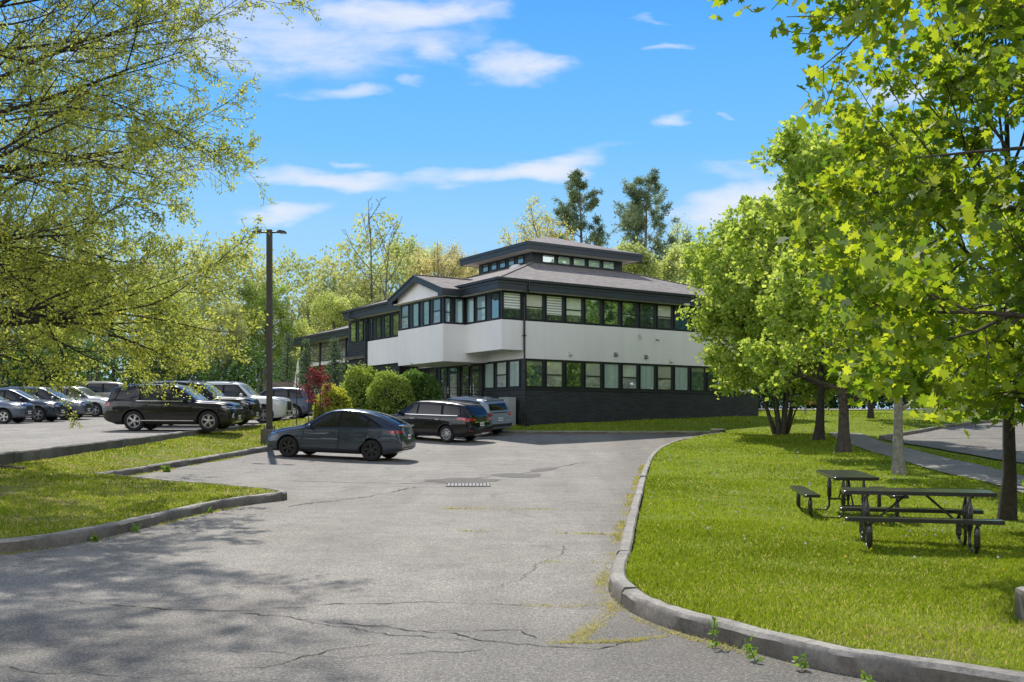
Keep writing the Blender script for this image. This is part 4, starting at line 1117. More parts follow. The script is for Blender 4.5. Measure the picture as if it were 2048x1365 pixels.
M['hedge_leaf'] = leaf_mat('hedge_leaves', [(0, (.12, .19, .03)), (.5, (.22, .31, .05)), (1, (.36, .42, .09))], (1.9, 1.8, 1.2), .42)
M['hedge_dark'] = leaf_mat('dark_hedge_leaves', [(0, (.05, .11, .02)), (.5, (.09, .17, .03)), (1, (.15, .25, .045))], (1.8, 1.8, 1.0), .42)
M['gold_leaf'] = leaf_mat('gold_shrub_leaves', [(0, (.16, .17, .02)), (.5, (.38, .41, .045)), (1, (.60, .60, .08))], (1.8, 1.7, 1.0), .38)
M['red_leaf'] = leaf_mat('red_maple_leaves', [(0, (.07, .014, .014)), (.5, (.14, .024, .026)), (1, (.24, .065, .07))], (2.2, 1.6, 1.8), .5)
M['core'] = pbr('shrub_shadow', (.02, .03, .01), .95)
def bush(name, loc, rx, ry, hh, label, mat, size, n, seed, power=2.0, wisps=0, group=None, cat='shrub', top_flat=2.0, rz=0):
    root = empty(name, loc, rz, label, cat, group)
    rng = np.random.default_rng(seed)
    d = rng.normal(0, 1, (n, 3)); d[:, 2] = abs(d[:, 2]); d /= np.linalg.norm(d, axis=1)[:, None]
    k = (np.sum(np.abs(d) ** power, axis=1)) ** (-1 / power)
    P = d * k[:, None]
    lump = 1 + (.03 if power > 4 else .07) * np.sin(P[:, 0] * 5 + seed) * np.sin(P[:, 1] * 6) + .05 * np.sin(P[:, 2] * 9 + P[:, 0] * 4)
    P = P * lump[:, None] * (1 - .22 * rng.uniform(0, 1, n) ** 2)[:, None]
    P = P * np.array([rx, ry, hh])
    if wisps:
        w = rng.integers(0, n, wisps); up_ = P[w]; up_ = up_[up_[:, 2] > hh * .55]
        ex = np.concatenate([up_ + np.array([0, 0, 1.0]) * t for t in (.08, .16, .24, .32)]); ex += rng.normal(0, .03, ex.shape); P = np.r_[P, ex]
    r = np.clip(.45 + .3 * np.sin(P[:, 0] * 4) * np.sin(P[:, 2] * 5) + .25 * (P[:, 2] / hh - .5), 0, 1)
    leaves('foliage', P, QUAD, size, rng, mat, root, 2, .04, .3, .4, r)
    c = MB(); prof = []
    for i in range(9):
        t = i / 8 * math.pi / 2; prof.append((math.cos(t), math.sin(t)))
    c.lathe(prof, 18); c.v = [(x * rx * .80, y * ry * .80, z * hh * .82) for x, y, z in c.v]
    c.build('stem_or_core', M['core'], root)  # dark dome inside the foliage, its inner shade put into the colour
    return root
def at(u, Y, z=None):
    X = (u - 1024) / F_PX * Y
    return (X, Y, gz(X, Y) if z is None else z)
bush('golden_shrub', at(665, 48.2), .86, .8, 1.55, 'rounded golden-yellow shrub mound between the red sapling and the hedges', M['gold_leaf'], .085, 5200, 301, 2.3)
bush('hedge', at(728, 52), 1.35, .9, 2.35, 'loose light green hedge with ragged top behind the golden shrub', M['hedge_leaf'], .11, 4600, 302, 2.6, 260, cat='hedge')
bush('hedge', at(783, 50.5), 1.12, .9, 2.5, 'clipped pale green rounded hedge bush left of the entrance', M['hedge_leaf'], .09, 6400, 303, 4.2, 30, cat='hedge')
bush('hedge', at(837, 51.3), 1.15, .9, 2.55, 'dark green clipped hedge bush next to the entrance railing', M['hedge_dark'], .09, 6400, 304, 4.2, 20, cat='hedge')
bush('shrub', (-27.5, 61, gz(-27.5, 61)), 1.8, 1.4, 3.4, 'bushy dark green shrub behind the cars at the far left of the upper lot', M['under'], .16, 3000, 305, 2.2)

def red_sapling():
    X, Y, z = at(628, 46.2)
    T = decid(311, 2.15, .03, 11, .95, 5, 3, base=.44, spread=(20, 62), leafn=4, L2=(.35, .55), rmin=.004)
    r = plant_tree('red_maple_sapling', T, (X, Y, z), 'young red-leaved maple sapling tied between thin stakes beside the golden shrub', M['red_leaf'], M['bark_dark'], QUAD, .085, 2, .07, seed=5, upw=.4, cat='sapling')
    for k, (u, yy, hh) in enumerate(((593, 45.2, 2.3), (640, 46.0, 1.5), (617, 47.2, 2.0))):
        p = at(u, yy)
        s_ = MB().tube([(0, 0, -.2), (.01, 0, hh)], .022, 6).build('garden_stake', M['bark_dark'], None)
        s_.location = p
        tag(s_, ('thin tall wooden stake nearest the lamp post by the red sapling', 'short wooden stake right of the red sapling, before the golden shrub', 'thin wooden stake standing behind the red sapling')[k], 'stake')
red_sapling()
def spruce(loc, H, w, label, seed):
    T = Tree(seed); rng = T.rng
    tr = T.path(np.array([0, 0, -.1]), np.array([0, 0, 1.0]), H, 8, .01, .02); T.t.append((tr, .09 * (1 - .9 * np.linspace(0, 1, 9)), 6))
    for i in range(70):
        t = .06 + .93 * i / 70; p, d = T.at(tr, t); az = i * 2.4; L = w * (1.04 - t) * rng.uniform(.75, 1.2)
        q = T.path(p, nrm(np.array([math.cos(az), math.sin(az), .1 + .3 * t])), L, 4, .06, -.02); T.tube(q, .02, .006, 3); T.leafs(q, int(6 + 14 * (1 - t)), .15)
    P = np.array(T.a)
    plant_tree('spruce_tree', T, loc, label, M['spruce'], M['bark_dark'], NEEDLE, .19, 3, .07, seed=seed, upw=.3, dirs=np.array(T.d), along=.4)
spruce(at(672, 55.5), 4.3, 1.3, 'bushy blue-green conifer against the balcony, behind the red sapling', 321)
spruce(at(613, 58), 4.3, .8, 'slim conifer by the dark balcony posts at the left end of the building', 322)
spruce(at(572, 66), 5.2, 1.5, 'dark conifer just right of the lamp post, left of the building', 323)

# fence and banner far left of the wing
fx = at(575, 63); fe = empty('wood_fence', fx, .1, 'low brown board fence behind the blue-grey car', 'fence')
m = MB()
for i in range(6): m.box(-1.3, 1.3, -.02, .02, .2 + i * .28, .46 + i * .28)
m.build('board_panel', pbr('fence_wood', (.17, .14, .115), .85, var=.3, vscale=4), fe)
for x in (-1.3, 0, 1.3): MB().box(x - .05, x + .05, .02, .11, -.2, 2.0).build('post', M['bark_grey'], fe)
bx_ = at(586, 61); ba = MB().add([(-.28, 0, 0), (.18, 0, 0), (.36, 0, 2.2), (.32, 0, 3.1), (.26, 0, 3.1), (.12, 0, 2.0), (-.28, .03, 0), (.18, .03, 0), (.36, .03, 2.2), (.32, .03, 3.1), (.26, .03, 3.1), (.12, .03, 2.0)],
      [(0, 1, 2, 3, 4, 5), (11, 10, 9, 8, 7, 6), (0, 6, 7, 1), (1, 7, 8, 2), (2, 8, 9, 3), (3, 9, 10, 4), (4, 10, 11, 5), (5, 11, 6, 0)]).build('banner', pbr('banner_cream', (.72, .68, .58), .8))
ba.location = bx_; tag(ba, 'narrow tall cream banner tapering upward behind the blue-grey car', 'banner')

# lamp post ---------------------------------------------
def lamp():
    X, Y = -9.05, 38.8; z = gz(X, Y)
    r_ = empty('lamp_post', (X, Y, z), 0, 'tall square dark bronze twin-head lamp post on a concrete footing', 'lamp post')
    zf = 1.58 - z
    MB().box(-.27, .27, -.27, .27, -.5, zf).build('footing', M['concrete'], r_, bevel=.02)
    br = pbr('bronze_paint', (.045, .038, .034), .45, var=.15)
    m = MB().box(-.098, .098, -.098, .098, zf + .03, 9.02 - z)
    m.build('pole', br, r_, bevel=.012)
    m = MB().box(-.2, .2, -.2, .2, zf, zf + .03)
    for sx in (-1, 1):
        for sy in (-1, 1): m.tube([(sx * .15, sy * .15, zf + .03), (sx * .15, sy * .15, zf + .13)], .025, 6)
    m.build('base_plate', br, r_)
    for sx in (-1, 1):
        q = MB().tube([(sx * .11, 0, 8.92 - z), (sx * .3, 0, 8.93 - z)], .035, 8)
        q.add([(sx * .28, -.05, 8.90 - z), (sx * .28, .05, 8.90 - z), (sx * .40, .15, 8.915 - z), (sx * .62, .13, 8.90 - z), (sx * .66, .0, 8.885 - z), (sx * .62, -.13, 8.90 - z), (sx * .40, -.15, 8.915 - z),
               (sx * .28, -.04, 8.97 - z), (sx * .28, .04, 8.97 - z), (sx * .40, .12, 9.0 - z), (sx * .60, .10, 8.96 - z), (sx * .64, .0, 8.92 - z), (sx * .60, -.10, 8.96 - z), (sx * .40, -.12, 9.0 - z)],
              [(0, 1, 2, 3, 4, 5, 6), tuple(range(7, 14))[::-1]] + [(i, (i + 1) % 7, 7 + (i + 1) % 7, 7 + i) for i in range(7)])
        hd = q.build('lamp_head', br, r_)
        MB().box(sx * .5 - .1, sx * .5 + .1, -.09, .09, 8.872 - z, 8.885 - z).build('lens', pbr('lamp_lens', (.7, .7, .66), .3), hd)
lamp()
# ------------------------------------------------------------------ cars
def paint(name, col, metal=.35, rough=.32): 
    m, g, out = new_mat(name)
    b = g.n('ShaderNodeBsdfPrincipled'); b.inputs['Base Color'].default_value = (*col, 1)
    b.inputs['Metallic'].default_value = metal; b.inputs['Roughness'].default_value = rough
    b.inputs['Coat Weight'].default_value = 1.0; b.inputs['Coat Roughness'].default_value = .03; b.inputs['Specular IOR Level'].default_value = .12
    o = g.obj(); z = g.xyz(o)[2]
    # road dust towards the sills
    dust = g.m('MULTIPLY', g.smooth(z, .75, .2), g.m('MULTIPLY_ADD', g.noise(o, 6, 4), .5, .15))
    g.set(b.inputs['Base Color'], g.mix(g.m('MULTIPLY', dust, .25), col, (.16, .14, .12)))
    g.set(b.inputs['Roughness'], g.m('MULTIPLY_ADD', dust, .3, rough))
    g.set(out.inputs[0], b.outputs[0]); return m
def glass_mat(name, col, rough=.02, ior=1.5):
    m, g, out = new_mat(name)
    b = g.n('ShaderNodeBsdfPrincipled'); b.inputs['Base Color'].default_value = (*col, 1); b.inputs['Roughness'].default_value = rough
    b.inputs['Specular IOR Level'].default_value = .55; b.inputs['IOR'].default_value = ior; b.inputs['Coat Roughness'].default_value = .02
    g.set(out.inputs[0], b.outputs[0]); return m
M['tint'] = glass_mat('tinted_glass', (.010, .012, .015))
M['wind'] = glass_mat('windscreen_glass', (.085, .10, .11), ior=1.9)  # base colour lightened to stand in for bright sky reflection
M['tyre'] = pbr('tyre_rubber', (.018, .018, .018), .85, bump=.3, bscale=40)
M['well'] = pbr('wheel_well', (.006, .006, .006), .95)
M['clad'] = pbr('black_plastic', (.016, .016, .017), .6)
M['gap'] = pbr('panel_gap', (.004, .004, .004), .9)
M['alloy'] = pbr('alloy', (.55, .55, .56), .28, metal=.9)
M['alloy_dark'] = pbr('alloy_dark', (.03, .03, .032), .4, metal=.3)
M['chrome'] = pbr('chrome', (.75, .75, .76), .12, metal=1)
M['red_lens'] = pbr('red_lens', (.42, .012, .014), .12, coat=1)
M['clear_lens'] = pbr('clear_lens', (.42, .44, .46), .12, coat=1)
M['plate'] = pbr('licence_plate', (.72, .72, .66), .5)
M['plate_mark'] = pbr('plate_letters', (.04, .05, .12), .6)

def sm(xs, pts, win=.05):
    """smoothed piecewise-linear profile"""
    px, py = zip(*pts)
    return sum(np.interp(xs + o, px, py) for o in np.linspace(-win, win, 7)) / 7

class Body:
    def __init__(s, L, W, top, belt, bot, half, roofw, win=.05, n=64):
        s.L = L
        e = np.array([0, .012, .03, .06, .1, .15])
        xs = np.unique(np.r_[e, np.linspace(.2, L - .2, n), L - e[::-1]])
        s.xs = xs
        zt = sm(xs, top, win); zs = np.minimum(sm(xs, belt, win), zt - .03); zb = sm(xs, bot, .03); w = sm(xs, half, .04); wr = np.minimum(sm(xs, roofw, win), w - .03)
        rings = []
        for i in range(len(xs)):
            T, S, B, w_, r_ = zt[i], zs[i], zb[i], w[i], wr[i]
            g = T - S; ed = min(.085, g * .5)
            P = [(0, B), (w_ * .82, B), (w_ * .95, B + .035), (w_ * .985, B + .10), (w_ * .997, B + .30 * (S - B)), (w_, B + .5 * (S - B)), (w_ * .992, B + .72 * (S - B)),
                 (w_ * .978, S - .06 * min(1, g * 3) - .02), (w_ * .955, S)]
            a = (w_ * .94, S + min(.012, g * .15)); b_ = (r_, T - ed)
            for t in (0, .33, .66, 1.0):
                bow = .012 * math.sin(math.pi * t)
                P.append((a[0] + (b_[0] - a[0]) * t + bow, a[1] + (b_[1] - a[1]) * t))
            P += [(r_ - ed * .35, T - ed * .42), (r_ - ed * 1.1, T - ed * .10), (r_ * .55, T + .012), (0, T + .02)]
            rings.append(P)
        k = len(rings[0]); V = []; F = []
        full = 2 * k - 2
        for x, P in zip(xs, rings):
            X = L / 2 - x
            V += [(X, y, z) for y, z in P] + [(X, -y, z) for y, z in P[-2:0:-1]]
        for i in range(len(xs) - 1):
            for j in range(full):
                j2 = (j + 1) % full
                F.append((i * full + j, (i + 1) * full + j, (i + 1) * full + j2, i * full + j2))
        F.append(tuple(range(full))); F.append(tuple((len(xs) - 1) * full + j for j in range(full))[::-1])
        s.V, s.F = V, F
        s.bvh = BVHTree.FromPolygons([Vector(v) for v in V], F)

    def patch(s, poly, view, off, step=.07, side=1):
        """project a flat outline onto the body. view 'side': (s,z); 'front'/'rear': (y,z)"""
        P = [Vector(p) for p in poly]
        out = []
        for a, b in zip(P, P[1:] + P[:1]):
            n = max(1, int((b - a).length / step))
            out += [a + (b - a) * (i / n) for i in range(n)]
        nb = len(out); pa = np.array([(p.x, p.y) for p in P])
        x0, y0 = pa.min(0); x1, y1 = pa.max(0)
        gx, gy = np.meshgrid(np.arange(x0 + step * .5, x1, step), np.arange(y0 + step * .5, y1, step))
        gx, gy = gx.ravel(), gy.ravel()
        if len(gx):
            k = inside([tuple(p) for p in pa], gx, gy); gx, gy = gx[k], gy[k]
        ins = [Vector((a, b)) for a, b in zip(gx, gy) if min((Vector((a, b)) - o).length for o in out) > step * .4]
        V, E, Fc, *_ = delaunay_2d_cdt(out + ins, [(i, (i + 1) % nb) for i in range(nb)], [], 1, 1e-5)
        W = []; out_n = []
        for v in V:
            if view == 'side':
                o = Vector((s.L / 2 - v.x, 3 * side, v.y)); d = Vector((0, -side, 0))
            elif view == 'front':
                o = Vector((s.L, v.x, v.y)); d = Vector((-1, 0, 0))
            else:
                o = Vector((-s.L, v.x, v.y)); d = Vector((1, 0, 0))
            h_, nn, *_ = s.bvh.ray_cast(o, d)
            if h_ is None:
                q = Vector((o.x, .6 * side, o.z)) if view == 'side' else Vector((math.copysign(s.L / 2, o.x), o.y, o.z))
                h_, nn, *_ = s.bvh.find_nearest(q)
            if nn.dot(d) > 0: nn = -nn
            W.append(h_ + nn * off); out_n.append(nn)
        F = []
        for f in Fc:
            f = list(f)
            if len(f) < 3: continue
            a, b, c = W[f[0]], W[f[1]], W[f[2]]
            if (b - a).cross(c - a).dot(out_n[f[0]]) < 0: f.reverse()
            F.append(tuple(f))
        return [tuple(p) for p in W], F

def wheel_meshes(r, wd, spokes, style):
    t = MB(); rr = r * .64
    t.lathe([(rr, -wd / 2 + .02), (rr + .02, -wd / 2), (r - .045, -wd / 2), (r - .012, -wd / 2 + .03), (r, -wd * .2), (r, wd * .2), (r - .012, wd / 2 - .03), (r - .045, wd / 2), (rr + .02, wd / 2), (rr, wd / 2 - .02), (rr, -wd / 2 + .02)], 40, 'y')
    q = MB(); f = wd / 2 - .035
    q.lathe([(rr + .004, f + .012), (rr - .02, f + .012), (rr - .035, f - .02), (rr - .04, -wd / 2 + .05)], 40, 'y')
    q.lathe([(0, f + .01), (.045, f + .008), (.075, f - .012), (.08, f - .05)], 16, 'y')
    back = MB().lathe([(0, -.02), (rr - .03, -.02), (rr - .03, -.05), (0, -.05)], 32, 'y')
    for k in range(spokes):
        a = 2 * math.pi * k / spokes
        offs = (-.10, .10) if style == 'twin' else (0,)
        for o in offs:
            a0, a1 = a + o * .4, a + o * 1.5
            w0, w1 = ((.045, .034) if style == 'twin' else (.03, .045) if style == 'thin' else (.05, .10) if style == 'blade' else (.06, .05))
            r0, r1 = .05, rr - .025
            P = []
            for (rad, an, w) in ((r0, a0, w0), (r1, a1, w1)):
                c, sn = math.cos(an), math.sin(an); tx, tz = -sn, c
                for (sw, dy) in ((-1, f + .004), (1, f + .004), (1, f - .04), (-1, f - .04)):
                    P.append((rad * c + tx * sw * w / 2, dy - (.012 if rad == r1 and style != 'blade' else 0), rad * sn + tz * sw * w / 2))
            q.add(P, [(0, 1, 5, 4), (1, 2, 6, 5), (2, 3, 7, 6), (3, 0, 4, 7)])
    return t, q, back

def make_car(spec):
    B = Body(**spec['body']); L = B.L; cut = []
    root = empty(spec['name'], (0, 0, 0), 0, spec['label'], spec['cat'], spec.get('group'))
    pm = spec['paint']; r = spec['r']; xf, xr = spec['axles']; yw = spec['track']
    me = bpy.data.meshes.new('body'); me.from_pydata(B.V, [], B.F)
    for m_ in (pm, M['well'], M['clad']): me.materials.append(m_)
    bm = bmesh.new(); bm.from_mesh(me); bmesh.ops.recalc_face_normals(bm, faces=bm.faces); bm.to_mesh(me); bm.free()
    body = link('body', me, root)
    # wheel openings
    R_ = r + spec.get('arch', .055)
    c = MB()
    for x in (xf, xr):
        for sg in (-1, 1):
            X = L / 2 - x; n = 28
            ys = (sg * (yw - .30), sg * (yw + .5))
            v = [(X + R_ * math.cos(2 * math.pi * k / n), y, r + .01 + R_ * math.sin(2 * math.pi * k / n)) for y in ys for k in range(n)]
            c.add(v, [tuple(range(n)), tuple(range(n, 2 * n))[::-1]] + [(k, (k + 1) % n, n + (k + 1) % n, n + k) for k in range(n)])
    cutter = c.build('cutter', M['well'])
    md = body.modifiers.new('b', 'BOOLEAN'); md.object = cutter; md.operation = 'DIFFERENCE'; md.solver = 'EXACT'
    dg = bpy.context.evaluated_depsgraph_get(); dg.update()
    nm = bpy.data.meshes.new_from_object(body.evaluated_get(dg)); body.modifiers.clear()
    nm.materials.clear()
    for m_ in (pm, M['well'], M['clad']): nm.materials.append(m_)
    zc = spec.get('clad', 0)
    for p in nm.polygons:
        ce = p.center; mi = 0
        for x in (xf, xr):
            d = math.hypot(ce.x - (L / 2 - x), ce.z - r - .01)
            if d < R_ + .004 and abs(ce.y) < yw + .3 and (abs(p.normal.y) < .5 or abs(abs(ce.y) - (yw - .30)) < .02): mi = 1
        if mi == 0 and ce.z < zc: mi = 2
        p.material_index = mi
    nm.polygons.foreach_set('use_smooth', [True] * len(nm.polygons)); nm.set_sharp_from_angle(angle=R(32))
    body.data = nm
    bpy.data.objects.remove(cutter)
    # wheel arch lips
    lip = MB()
    for x in (xf, xr):
        for sg in (-1, 1):
            X = L / 2 - x; pts = []
            for k in range(23):
                a = R(-12 + 204 * k / 22); 
                for rad in (R_ + .004, R_ + spec.get('lip', .03)):
                    px, pz = X + rad * math.cos(a), r + .01 + rad * math.sin(a)
                    hh, nn, *_ = B.bvh.ray_cast(Vector((px, 3 * sg, pz)), Vector((0, -sg, 0)))
                    yy = hh.y if hh else sg * yw
                    pts.append((px, yy + sg * .006, pz))
            lip.add(pts, [(2 * k, 2 * k + 1, 2 * k + 3, 2 * k + 2) for k in range(22)])
    lip.build('wheel_arch', M['clad'] if zc else pm, root, smooth=60)
    def P(name, mat, jobs, parent=root):
        m = MB()
        for (poly, view, off, side) in jobs:
            v, f = B.patch(poly, view, off, spec.get('pstep', .075), side); m.add(v, f)
        o = link(name, bpy.data.meshes.new(name), parent, [mat]); o.data.from_pydata(m.v, [], m.f)
        o.data.polygons.foreach_set('use_smooth', [True] * len(o.data.polygons)); return o
    # side glass with black surround
    for sg in (1, -1):
        P('window_trim', spec.get('trim', M['gap']), [(spec['dlo'], 'side', .003, sg)])
        for w in spec['windows']: P('window', M['tint'] if w is not spec['windows'][0] or spec.get('dark_front', True) else M['wind'], [(w, 'side', .007, sg)])
        if spec.get('beltline'):
            a, b = spec['beltline']; P('belt_moulding', M['chrome'], [([a, b, (b[0], b[1] + .022), (a[0], a[1] + .022)], 'side', .009, sg)])
        for (dpoly, hx, hz) in spec['doors']:
            n = len(dpoly); cx = sum(p[0] for p in dpoly) / n; cz = sum(p[1] for p in dpoly) / n
            gp = [(cx + (x - cx) * 1.0 + (.014 if x > cx else -.014), cz + (z - cz) * 1.0 + (.012 if z > cz else -.012)) for x, z in dpoly]
            P('door_gap', M['gap'], [(gp, 'side', .0015, sg)])
            d_ = P('door', pm, [(dpoly, 'side', .0045, sg)])
            hh, nn, *_ = B.bvh.ray_cast(Vector((L / 2 - hx, 3 * sg, hz)), Vector((0, -sg, 0)))
            if hh:
                q = MB().box(hh.x - .10, hh.x + .10, min(hh.y, hh.y + sg * .028), max(hh.y, hh.y + sg * .028), hz - .017, hz + .017)
                q.build('handle', spec.get('handle', pm), d_, bevel=.006)
        if spec.get('side_trim'): 
            x0, x1, z0, z1 = spec['side_trim']; P('side_moulding', M['chrome'], [([(x0, z0), (x1, z0 + .01), (x1, z1 + .01), (x0, z1)], 'side', .012, sg)])
        # mirror
        mx, mz = spec['mirror']; hh, nn, *_ = B.bvh.ray_cast(Vector((L / 2 - mx, 3 * sg, mz - .06)), Vector((0, -sg, 0)))
        y0 = hh.y if hh else sg * .85
        q = MB(); bmm = bmesh.new(); bmesh.ops.create_icosphere(bmm, subdivisions=2, radius=1)
        vs = [(L / 2 - mx + v.co.x * .085 * (1.2 if v.co.x > 0 else .55), y0 + sg * .15 + v.co.y * .12, mz + (math.copysign(abs(v.co.z) ** .7, v.co.z)) * .085) for v in bmm.verts]
        fs = [tuple(v.index for v in f.verts) for f in bmm.faces]; bmm.free()
        q.add(vs, fs); q.bar((L / 2 - mx, y0 - sg * .02, mz - .06), (L / 2 - mx, y0 + sg * .10, mz - .045), .06, .035)
        q.build('mirror', spec.get('mirror_mat', pm), root, smooth=50)
    P('windscreen', M['wind'], [(spec['wind'], 'front', .005, 1)])
    if spec.get('back'): P('rear_window', M['tint'], [(spec['back'], 'rear', .005, 1)])
    for sg in (1, -1):
        if spec.get('head'): P('headlight', M['clear_lens'], [([(sg * y, z) for y, z in spec['head'][0]], 'front', .006, 1)] + ([(spec['head'][1], 'side', .006, sg)] if len(spec['head']) > 1 else []))
        if spec.get('tail'): P('taillight', M['red_lens'], ([([(sg * y, z) for y, z in spec['tail'][0]], 'rear', .006, 1)] if spec['tail'][0] else []) + ([(spec['tail'][1], 'side', .006, sg)] if len(spec['tail']) > 1 else []))
    for (nm_, mt, poly, view) in spec.get('extra', []): P(nm_, mt, [(poly, view, .007, 1)] if view != 'side' else [(poly, view, .007, 1), (poly, view, .007, -1)])
    for (end, z) in spec.get('plates', []):
        X = None; sgn = 1 if end == 'front' else -1
        hh, nn, *_ = B.bvh.ray_cast(Vector((sgn * 9, 0, z)), Vector((-sgn, 0, 0)))
        if hh:
            pl = MB().box(hh.x - .01, hh.x + sgn * .014, -.155, .155, z - .078, z + .078); po = pl.build('licence_plate', M['plate'], root)
            q = MB(); xx = hh.x + sgn * .0145
            for k in range(7): q.box(min(xx, xx + sgn * .002), max(xx, xx + sgn * .002), -.12 + k * .036, -.098 + k * .036, z - .035, z + .03)
            q.build('plate_letters', M['plate_mark'], po)
    if spec.get('rails'):
        x0, x1, yy, zz = spec['rails']
        for sg in (1, -1):
            h0 = [B.bvh.ray_cast(Vector((L / 2 - x, sg * yy, 4)), Vector((0, 0, -1)))[0] for x in np.linspace(x0, x1, 8)]
            pts = [(p.x, p.y, p.z + (.012 if i in (0, 7) else zz)) for i, p in enumerate(h0)]
            MB().tube(pts, .018, 6).build('roof_rail', spec.get('rail_mat', M['clad']), root, smooth=50)
    if spec.get('spoiler'):
        x0, x1, z, w = spec['spoiler']
        MB().add([(L / 2 - x0, -w, z), (L / 2 - x0, w, z), (L / 2 - x1, w * .92, z + .005), (L / 2 - x1, -w * .92, z + .005), (L / 2 - x0, -w, z - .05), (L / 2 - x0, w, z - .05), (L / 2 - x1 + .03, w * .92, z - .05), (L / 2 - x1 + .03, -w * .92, z - .05)],
                 [(0, 1, 2, 3), (7, 6, 5, 4), (0, 4, 5, 1), (1, 5, 6, 2), (2, 6, 7, 3), (3, 7, 4, 0)]).build('spoiler', pm, root, bevel=.012)
    if spec.get('fin'):
        hh = B.bvh.ray_cast(Vector((L / 2 - spec['fin'], 0, 4)), Vector((0, 0, -1)))[0]
        MB().add([(hh.x + .08, -.02, hh.z - .01), (hh.x + .08, .02, hh.z - .01), (hh.x - .08, .02, hh.z - .01), (hh.x - .08, -.02, hh.z - .01), (hh.x - .07, 0, hh.z + .06), (hh.x - .03, 0, hh.z + .05)],
                 [(0, 1, 5), (1, 2, 4, 5), (2, 3, 4), (3, 0, 5, 4)]).build('antenna', pm, root)
    # wheels
    wd = spec.get('wd', .235)
    t, q, back = wheel_meshes(r, wd, *spec['rim'])
    w0 = None
    for x in (xf, xr):
        for sg in (1, -1):
            if w0 is None:
                w0 = t.build('wheel', M['tyre'], root, smooth=40)
                r0 = q.build('rim', spec.get('rim_mat', M['alloy']), w0, smooth=30)
                b0 = back.build('brake', M['alloy_dark'], w0)
                w = w0
            else:
                w = w0.copy(); COL.objects.link(w); w.parent = root
                for src in (r0, b0):
                    z_ = src.copy(); COL.objects.link(z_); z_.parent = w
            w.location = (L / 2 - x, sg * (yw - wd / 2 - .015), r)
            w.rotation_euler = (0, spec.get('spin', .3) * (1 + .7 * x), 0 if sg > 0 else math.pi)
    return root

def park(o, x, y, heading, zf, spec):
    """stand the car on the ground under its wheels; heading = direction of the nose from +X"""
    L = spec['body']['L']; xf, xr = spec['axles']; c, s = math.cos(heading), math.sin(heading)
    def z(a, b): return float(zf(x + c * a - s * b, y + s * a + c * b))
    tr = spec['track'] - .12
    zfL, zfR, zrL, zrR = z(L / 2 - xf, tr), z(L / 2 - xf, -tr), z(L / 2 - xr, tr), z(L / 2 - xr, -tr)
    pitch = math.atan2((zfL + zfR - zrL - zrR) / 2, xr - xf); roll = math.atan2((zfL + zrL - zfR - zrR) / 2, 2 * tr)
    mid = (zfL + zfR + zrL + zrR) / 4
    off = (L / 2 - (xf + xr) / 2) * math.sin(pitch)
    o.rotation_mode = 'XYZ'
    Mx = Matrix.Rotation(heading, 4, 'Z') @ Matrix.Rotation(-pitch, 4, 'Y') @ Matrix.Rotation(roll, 4, 'X')
    o.rotation_euler = Mx.to_euler()
    o.location = (x, y, mid - off)

# paints
PB = paint('black_paint', (.004, .004, .005), 0.0); PG = paint('graphite_paint', (.05, .064, .088), .6, .26); PS = paint('silver_blue_paint', (.24, .29, .35), .25, .35)
PN_ = paint('navy_paint', (.014, .024, .045), .4); PW = paint('white_paint', (.62, .63, .63), .05, .35); PGr = paint('slate_paint', (.10, .12, .16), .55); PSi = paint('silver_paint', (.42, .43, .43), .5)
PBl = paint('blue_grey_paint', (.075, .10, .15), .5); PBe = paint('champagne_paint', (.36, .34, .30), .4)

def suv(L=5.0, W=.99, H=1.80, hood=1.14, belt=1.13, cowl=1.45, wtop=2.15, nose=.78, tail_slope=.28, r=.385, xf=.93, wb=2.89, boxy=0.0, roof_drop=.07):
    """profiles of a tall estate body, front at 0"""
    top = [(0, nose), (.04, nose + .17), (.16, hood - .08), (.45, hood - .02), (cowl - .15, hood + .03), (cowl, hood + .07), (wtop, H - .10), (wtop + .28, H - .025), (wtop + .9, H), (L - 1.3, H - .015), (L - tail_slope - .38, H - roof_drop), (L - tail_slope - .10, H - roof_drop - .06), (L - tail_slope, H - roof_drop - .12), (L - .09, belt + .08), (L - .04, belt - .08), (L, belt - .25)]
    bl_ = [(0, nose - .10), (.06, nose + .06), (.25, hood - .17), (.6, hood - .08), (cowl, belt - .05), (L * .5, belt), (L - .5, belt + .04), (L - .1, belt), (L, belt - .35)]
    bot = [(0, .42), (.08, .30), (.35, .245), (L - .5, .26), (L - .1, .38), (L, .48)]
    half = [(0, W * .70), (.05, W * .80), (.18, W * .90), (.45, W * .97), (1.0, W), (L - 1.1, W), (L - .45, W * .975), (L - .15, W * .93), (L, W * .84)]
    rw = [(0, W * .6), (.3, W * .78), (cowl, W * .84), (wtop, W * .755), (L - 1.5, W * .75), (L - .4, W * .72), (L, W * .70)]
    return dict(L=L, W=W, top=top, belt=bl_, bot=bot, half=half, roofw=rw)

